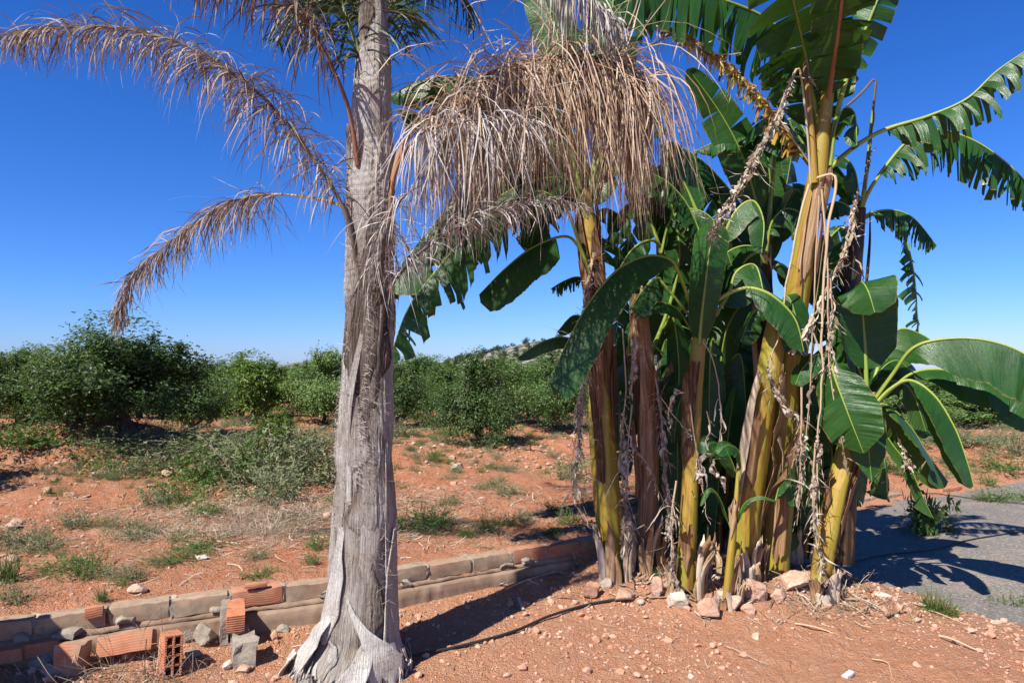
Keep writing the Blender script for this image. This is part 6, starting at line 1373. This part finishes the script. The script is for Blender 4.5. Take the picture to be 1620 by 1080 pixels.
def scatter(name, kinds, n, region, hrange, lab, matn, seed, wf=1.0):
    rg = np.random.default_rng(seed); mb = MB(); pool = []
    for kd in kinds:
        for me in WM[kd][:2]:
            v = np.empty(len(me.vertices) * 3, np.float32); me.vertices.foreach_get('co', v)
            r = np.empty(len(me.vertices), np.float32); me.attributes['rnd'].data.foreach_get('value', r)
            fs = [p.vertices[:] for p in me.polygons]; pool.append((v.reshape(-1, 3), r, np.array([f for f in fs if len(f) == 4]).reshape(-1, 4), np.array([f for f in fs if len(f) == 3]).reshape(-1, 3)))
    xs = region(rg, n); z = height(xs[:, 0], xs[:, 1])
    for i in range(len(xs)):
        v, r, q, t = pool[rg.integers(0, len(pool))]; h = rg.uniform(*hrange); w = h * rg.uniform(.7, 1.6) * wf; a = rg.uniform(0, 6.28); c, s = math.cos(a), math.sin(a)
        if len(t): t = t[rg.random(len(t)) < .5]
        else: q = q[: int(len(q) * .5)]
        p = np.stack([(v[:, 0] * c - v[:, 1] * s) * w, (v[:, 0] * s + v[:, 1] * c) * w, v[:, 2] * h], -1) + np.array([xs[i, 0], xs[i, 1], z[i]])
        mb.add(p, quads=q, tris=t, r=np.clip(r * .6 + rg.uniform(0, .4), 0, 1))
    return tag(mb.build(name, M[matn], smooth=False), lab, 'weeds', kind='stuff')
def reg_weeds(rg, n):
    x = rg.uniform(-7, 10, n * 4); y = rg.uniform(3.2, 18, n * 4); sd = wall_sd(x, y)
    den = .12 + 1.1 * fbm(x * .55 + 4, y * .8, 3, 17) + .8 * np.exp(-(((x + 3.0) / 1.6) ** 2 + ((y - 5.6) / 1.2) ** 2)) + 1.2 * np.exp(-(((x + 3.2) / 2.2) ** 2 + ((y - 9.2) / 1.3) ** 2)) + .7 * np.exp(-((y - 13) / 3) ** 2)
    ok = (sd > .12) & (rg.random(n * 4) < den); return np.column_stack([x, y])[ok][:n]
def reg_far(rg, n):
    x = rg.uniform(-16, 16, n * 3); y = rg.uniform(11, 24, n * 3); ok = (fbm(x * .5, y * .5, 2, 4) > -.12) & (np.abs(x) < y * .85); return np.column_stack([x, y])[ok][:n]
scatter('small_weeds', ['green'], 520, reg_weeds, (.05, .14), 'small green weeds sprouting all over the red field', 'weed_green', 4)
scatter('dusty_weeds', ['grey'], 620, reg_weeds, (.05, .16), 'small dusty grey weeds sprouting all over the red field', 'weed_grey', 5)
scatter('orchard_grass', ['grey', 'straw'], 420, reg_far, (.10, .30), 'dry grass and weeds growing between the citrus trees', 'weed_grey', 6, 1.4)
def reg_straw(rg, n):
    p = np.column_stack([np.concatenate([rg.normal(-1.9, .9, n), rg.normal(-3.0, .7, n), rg.normal(-.4, .6, n // 2)]), np.concatenate([rg.normal(6.2, .5, n), rg.normal(7.5, .4, n), rg.normal(7.2, .5, n // 2)])]); return p[wall_sd(p[:, 0], p[:, 1]) > .1][:n]
scatter('dead_grass', ['straw'], 150, reg_straw, (.05, .12), 'mats of dead grey grass lying on the field', 'straw', 7, 2.2)

# loose straw and twigs lying on the ground
def litter(name, n, region, ln, wid, lab, seed, matn='straw', lift=.006, up=.12):
    rg = np.random.default_rng(seed); p = region(rg, n); k = len(p); a = rg.uniform(0, 6.28, k); L = ln * np.clip(rg.gamma(2.5, .4, k), .2, 3)
    s = np.linspace(-.5, .5, 5); cv = rg.normal(0, .35, k)
    dx = np.stack([np.cos(a), np.sin(a)], -1); nx = np.stack([-np.sin(a), np.cos(a)], -1)
    xy = p[:, None] + (L[:, None] * s[None])[..., None] * dx[:, None] + (cv[:, None] * L[:, None] * (s[None] ** 2 - .1))[..., None] * nx[:, None]
    z = height(xy[..., 0], xy[..., 1]) + lift + np.abs(rg.normal(0, up, (k, 1))) * L[:, None] * (s[None] + .5)
    C = np.concatenate([xy, z[..., None]], -1); Wd = np.concatenate([np.repeat(nx[:, None], 5, 1), rg.normal(0, .4, (k, 1, 1)) * np.ones((1, 5, 1))], -1) * (wid * rg.uniform(.4, 1.5, (k, 1, 1)))
    mb = MB(); mb.ribbons(C, Wd, rg.random(k)); return tag(mb.build(name, M[matn]), lab, 'litter', kind='stuff')
litter('straw_litter', 2600, reg_front, .05, .0016, 'fine straw and leaf bits scattered on the front soil', 8)
litter('dead_stems', 420, lambda rg, n: np.column_stack([rg.normal(2.2, .3, n), rg.normal(4.85, .2, n)]), .10, .0022, 'pile of brown dead stems beside the right banana stem', 9, up=.3)
litter('field_straw', 5000, lambda rg, n: (lambda q: q[wall_sd(q[:, 0], q[:, 1]) > .1])(np.column_stack([np.concatenate([rg.normal(-1.9, 1.1, n), rg.uniform(-6, 7, n)]), np.concatenate([rg.normal(6.4, .7, n), rg.uniform(4, 11, n)])])), .07, .0028, 'dead straw lying over the field soil', 10, up=.15)
litter('banana_trash', 160, lambda rg, n: np.column_stack([rg.normal(1.25, .62, n), rg.normal(5.0, .2, n)]), .10, .007, 'torn bits of dry banana leaf lying round the stems', 11, 'shred', .012, .25)

# ---------------------------------------------------------------- dead bush by the rubble
def dead_bush():
    rg = np.random.default_rng(3); g = G(190, 1072); mb = MB(); k = 620
    B = g + np.column_stack([rg.normal(0, .24, k), rg.normal(0, .10, k), np.zeros(k)]); B[:, 2] = height(B[:, 0], B[:, 1]) - .01
    d0 = rg.normal(0, .75, (k, 3)) + [0.1, -.1, .7]; CC, D = droop_lines(B, d0, rg.gamma(4, .04, k), 7, rg.uniform(-.1, .8, k), 1.3, rg)
    w0 = nrm(np.cross(D[:, 0], rg.normal(0, 1, (k, 3)))); mb.ribbons(CC, np.repeat(w0[:, None], 8, 1) * rg.uniform(.0007, .0022, (k, 1, 1)), rg.random(k) * .8)
    tag(mb.build('dead_bush', M['straw'], origin=tuple(g)), 'tangled dead grey bush in front of the fallen ribbed bricks', 'dead bush')
dead_bush()
# ---------------------------------------------------------------- bricks and rubble
def frame_at(px, py, ang, tilt=0, roll=0):
    g = G(px, py, False); a = R_(ang); X = np.array([math.cos(a), math.sin(a), math.sin(R_(tilt))]); X /= np.linalg.norm(X)
    Y = np.cross([0, 0, 1.], X); Y = nrm(Y + np.array([0, 0, math.sin(R_(roll))])); Z = np.cross(X, Y); return g, X, Y, Z
def hollow_brick(px, py, ang, dims, label, cells, tilt=0, roll=0, zoff=0, seed=0, cat='brick'):
    """clay block with open cells through its length axis Y; dims = (x,y,z), cells = (nx,nz)"""
    g, X, Y, Z = frame_at(px, py, ang, tilt, roll); sx, sy, sz = dims; c = g + Z * (sz / 2 + zoff)
    mb = MB(); wt = .011; nx, nz = cells
    for k in range(nx + 1):
        x = -sx / 2 + wt / 2 + k * (sx - wt) / nx; rough_block(mb, c + X * x, X * wt, Y * sy, Z * sz, .0012, seed=seed + k, r=.3, bev=.002)
    for k in range(nz + 1):
        z = -sz / 2 + wt / 2 + k * (sz - wt) / nz
        for q in range(nx):
            x0 = -sx / 2 + wt + q * (sx - wt) / nx; w_ = (sx - wt) / nx - wt; rough_block(mb, c + X * (x0 + w_ / 2) + Z * (z - (.0008 if k == nz else 0)), X * w_, Y * (sy - .003), Z * wt, .0012, seed=seed + 20 + k * 5 + q, r=.3, bev=.002)
    return tag(mb.build('hollow_brick', M['clay'], origin=tuple(g)), label, cat)
def brick(px, py, ang, dims, label, tilt=0, roll=0, zoff=0, seed=0, smear=.2, matn='brick', amp=.004, name='brick'):
    g, X, Y, Z = frame_at(px, py, ang, tilt, roll); mb = MB(); rough_block(mb, g + Z * (dims[2] / 2 + zoff), X * dims[0], Y * dims[1], Z * dims[2], amp, seed=seed, r=smear, bev=.008)
    return tag(mb.build(name, M[matn], origin=tuple(g)), label, 'brick')
hollow_brick(268, 1066, 38, (.088, .13, .205), 'clean orange hollow brick standing on end with its square holes showing', (2, 4), tilt=-3, roll=-6, seed=3)
brick(200, 1052, 12, (.27, .11, .10), 'long ribbed red brick lying behind the dead bush', tilt=5, roll=-18, seed=5, smear=.05, zoff=.06)
brick(112, 1064, 4, (.135, .11, .15), 'broken ribbed block capped with grey mortar, left of the dead bush', seed=6, smear=.35, amp=.008, roll=-6)
brick(108, 1036, 2, (.11, .10, .03), 'cap of grey mortar on the broken ribbed block', seed=7, matn='mortar', amp=.012, name='rubble', zoff=.10)
brick(58, 1044, 14, (.24, .10, .07), 'orange brick in the low front course at lower left', tilt=4, seed=8, smear=.1, zoff=.03)
brick(8, 1052, 14, (.2, .10, .07), 'orange brick in deep shade at the lower left corner', tilt=4, seed=9, smear=.1, zoff=.02)
g0 = brick(372, 1014, -68, (.22, .10, .105), 'smooth orange brick on top of the broken pillar', roll=0, tilt=-8, seed=10, smear=.02, zoff=.10, amp=.002, matn='clay')
brick(356, 1010, -66, (.16, .05, .20), 'mortar slab on the left side of the broken pillar', seed=11, matn='mortar', amp=.012, name='rubble')
brick(388, 1046, -70, (.15, .12, .13), 'rough concrete stub at the front of the broken pillar', seed=12, matn='mortar', amp=.016, name='concrete_stub')
brick(378, 1016, -68, (.18, .10, .10), 'mortar body of the broken pillar under the orange brick', seed=13, matn='mortar', amp=.012, name='rubble', zoff=.0)
brick(148, 1006, 24, (.09, .05, .06), 'red brick end set in the wall footing at left', seed=14, smear=.05, zoff=.10)
brick(404, 962, 24, (.13, .035, .03), 'red brick chip on the wall footing above the broken pillar', seed=15, smear=.05, zoff=.12)
brick(1500, 776, 30, (.5, .12, .06), 'red bricks flush with the soil at the far edge of the asphalt', seed=16, smear=.05, zoff=-.01)
# ---------------------------------------------------------------- hoses, sticks
def hose(pts, rad, label, seed=0, lift=.01, name='hose'):
    q = np.array([G(*p, False) for p in pts]); C, _ = cr(q, 120); C[:, 2] = height(C[:, 0], C[:, 1], False) + lift + rad
    li = lane_in(C[:, 0], C[:, 1]); C[:, 2] = np.maximum(C[:, 2], np.where(li > 0, LZ + rad + .004, -9))
    mb = MB(); tube(mb, C, rad, 8); return tag(mb.build(name, M['hose'], origin=tuple(q[0])), label, 'hose')
hose([(618, 1052), (660, 1040), (730, 1026), (810, 1004), (870, 978), (930, 960), (985, 950)], .0085, 'black irrigation hose running from the palm to the bananas')
hose([(1345, 900), (1400, 888), (1470, 880), (1540, 862), (1640, 846)], .006, 'thin dark line crossing the shaded asphalt')  # dark line on the asphalt, modelled as a tube
hose([(1450, 780), (1500, 786), (1550, 797), (1640, 806)], .006, 'thin dark line along the far side of the asphalt')  # farther dark line, modelled the same way
hose([(560, 706), (660, 700), (760, 706), (860, 716), (930, 722)], .008, 'black drip line lying along the top of the soil bank')
def stick(pts, rad, label, matn='straw', lift=.01):
    q = np.array([G(*p, False) for p in pts]); C, _ = cr(q, 24); C[:, 2] += lift + rad + .008 * np.sin(np.linspace(0, 5, 24)); mb = MB(); tube(mb, C, np.linspace(rad, rad * .5, 24), 6, r=.6)
    return tag(mb.build('stick', M['petiole_tan'], origin=tuple(q[0])), label, 'stick')
stick([(1258, 990), (1300, 1000), (1350, 1014)], .006, 'long pale stick on the soil below the right bananas')
stick([(1486, 1010), (1520, 1022), (1556, 1034)], .008, 'split pale stalk lying near the right edge')
stick([(1326, 956), (1352, 966), (1384, 986)], .004, 'thin dry stalk at the edge of the dead stems')
stick([(1424, 920), (1440, 924), (1458, 930)], .004, 'short dry stalk on the edge of the asphalt')
stick([(1468, 968), (1500, 980), (1536, 990)], .004, 'thin pale stem under the bright grass tuft')
stick([(1150, 1026), (1180, 1040), (1216, 1052)], .003, 'thin bent twig on the open front soil')
stick([(1380, 1046), (1404, 1054), (1412, 1074)], .004, 'bent reddish twig at the bottom edge')
stick([(800, 936), (850, 916), (880, 905)], .008, 'weathered stick lying along the foot of the wall')
stick([(705, 932), (735, 926), (750, 918)], .007, 'broken dry stalk on the rubble right of the palm')
def junk():
    g = G(1342, 1072, False); mb = MB(); rough_block(mb, g + [0, 0, .016], np.array([.055, .03, .012]), np.array([-.02, .035, 0]), np.array([0, -.006, .03]), .004, seed=3, bev=.01)
    tag(mb.build('plastic_scrap', M['white_junk'], origin=tuple(g)), 'pale grey plastic scrap on the soil at the bottom edge', 'scrap')
junk()
# unseen pier added left of the view, only to cast a shadow on the wall corner
def pier():
    b = np.array([-3.12, 2.86]); z = float(height(b[0], b[1], False)); t = thing('shadow_pier', (b[0], b[1], z), 'low pier added unseen past the left edge to shade the wall corner', 'pier')
    mb = MB(); rough_block(mb, np.array([b[0], b[1], z + .5]), np.array([.42, .22, 0]), np.array([-.18, .34, 0]), np.array([0, 0, 1.06]), .008, seed=4, bev=.02); mb.build('shadow_pier_shaft', M['concrete'], t)
    mb = MB(); rough_block(mb, np.array([b[0], b[1], z + 1.07]), np.array([.5, .26, 0]), np.array([-.22, .42, 0]), np.array([0, 0, .07]), .005, seed=5, bev=.02); mb.build('shadow_pier_cap', M['mortar'], t)
pier()
for o in list(bpy.data.objects):
    if '_o' in o: del o['_o']
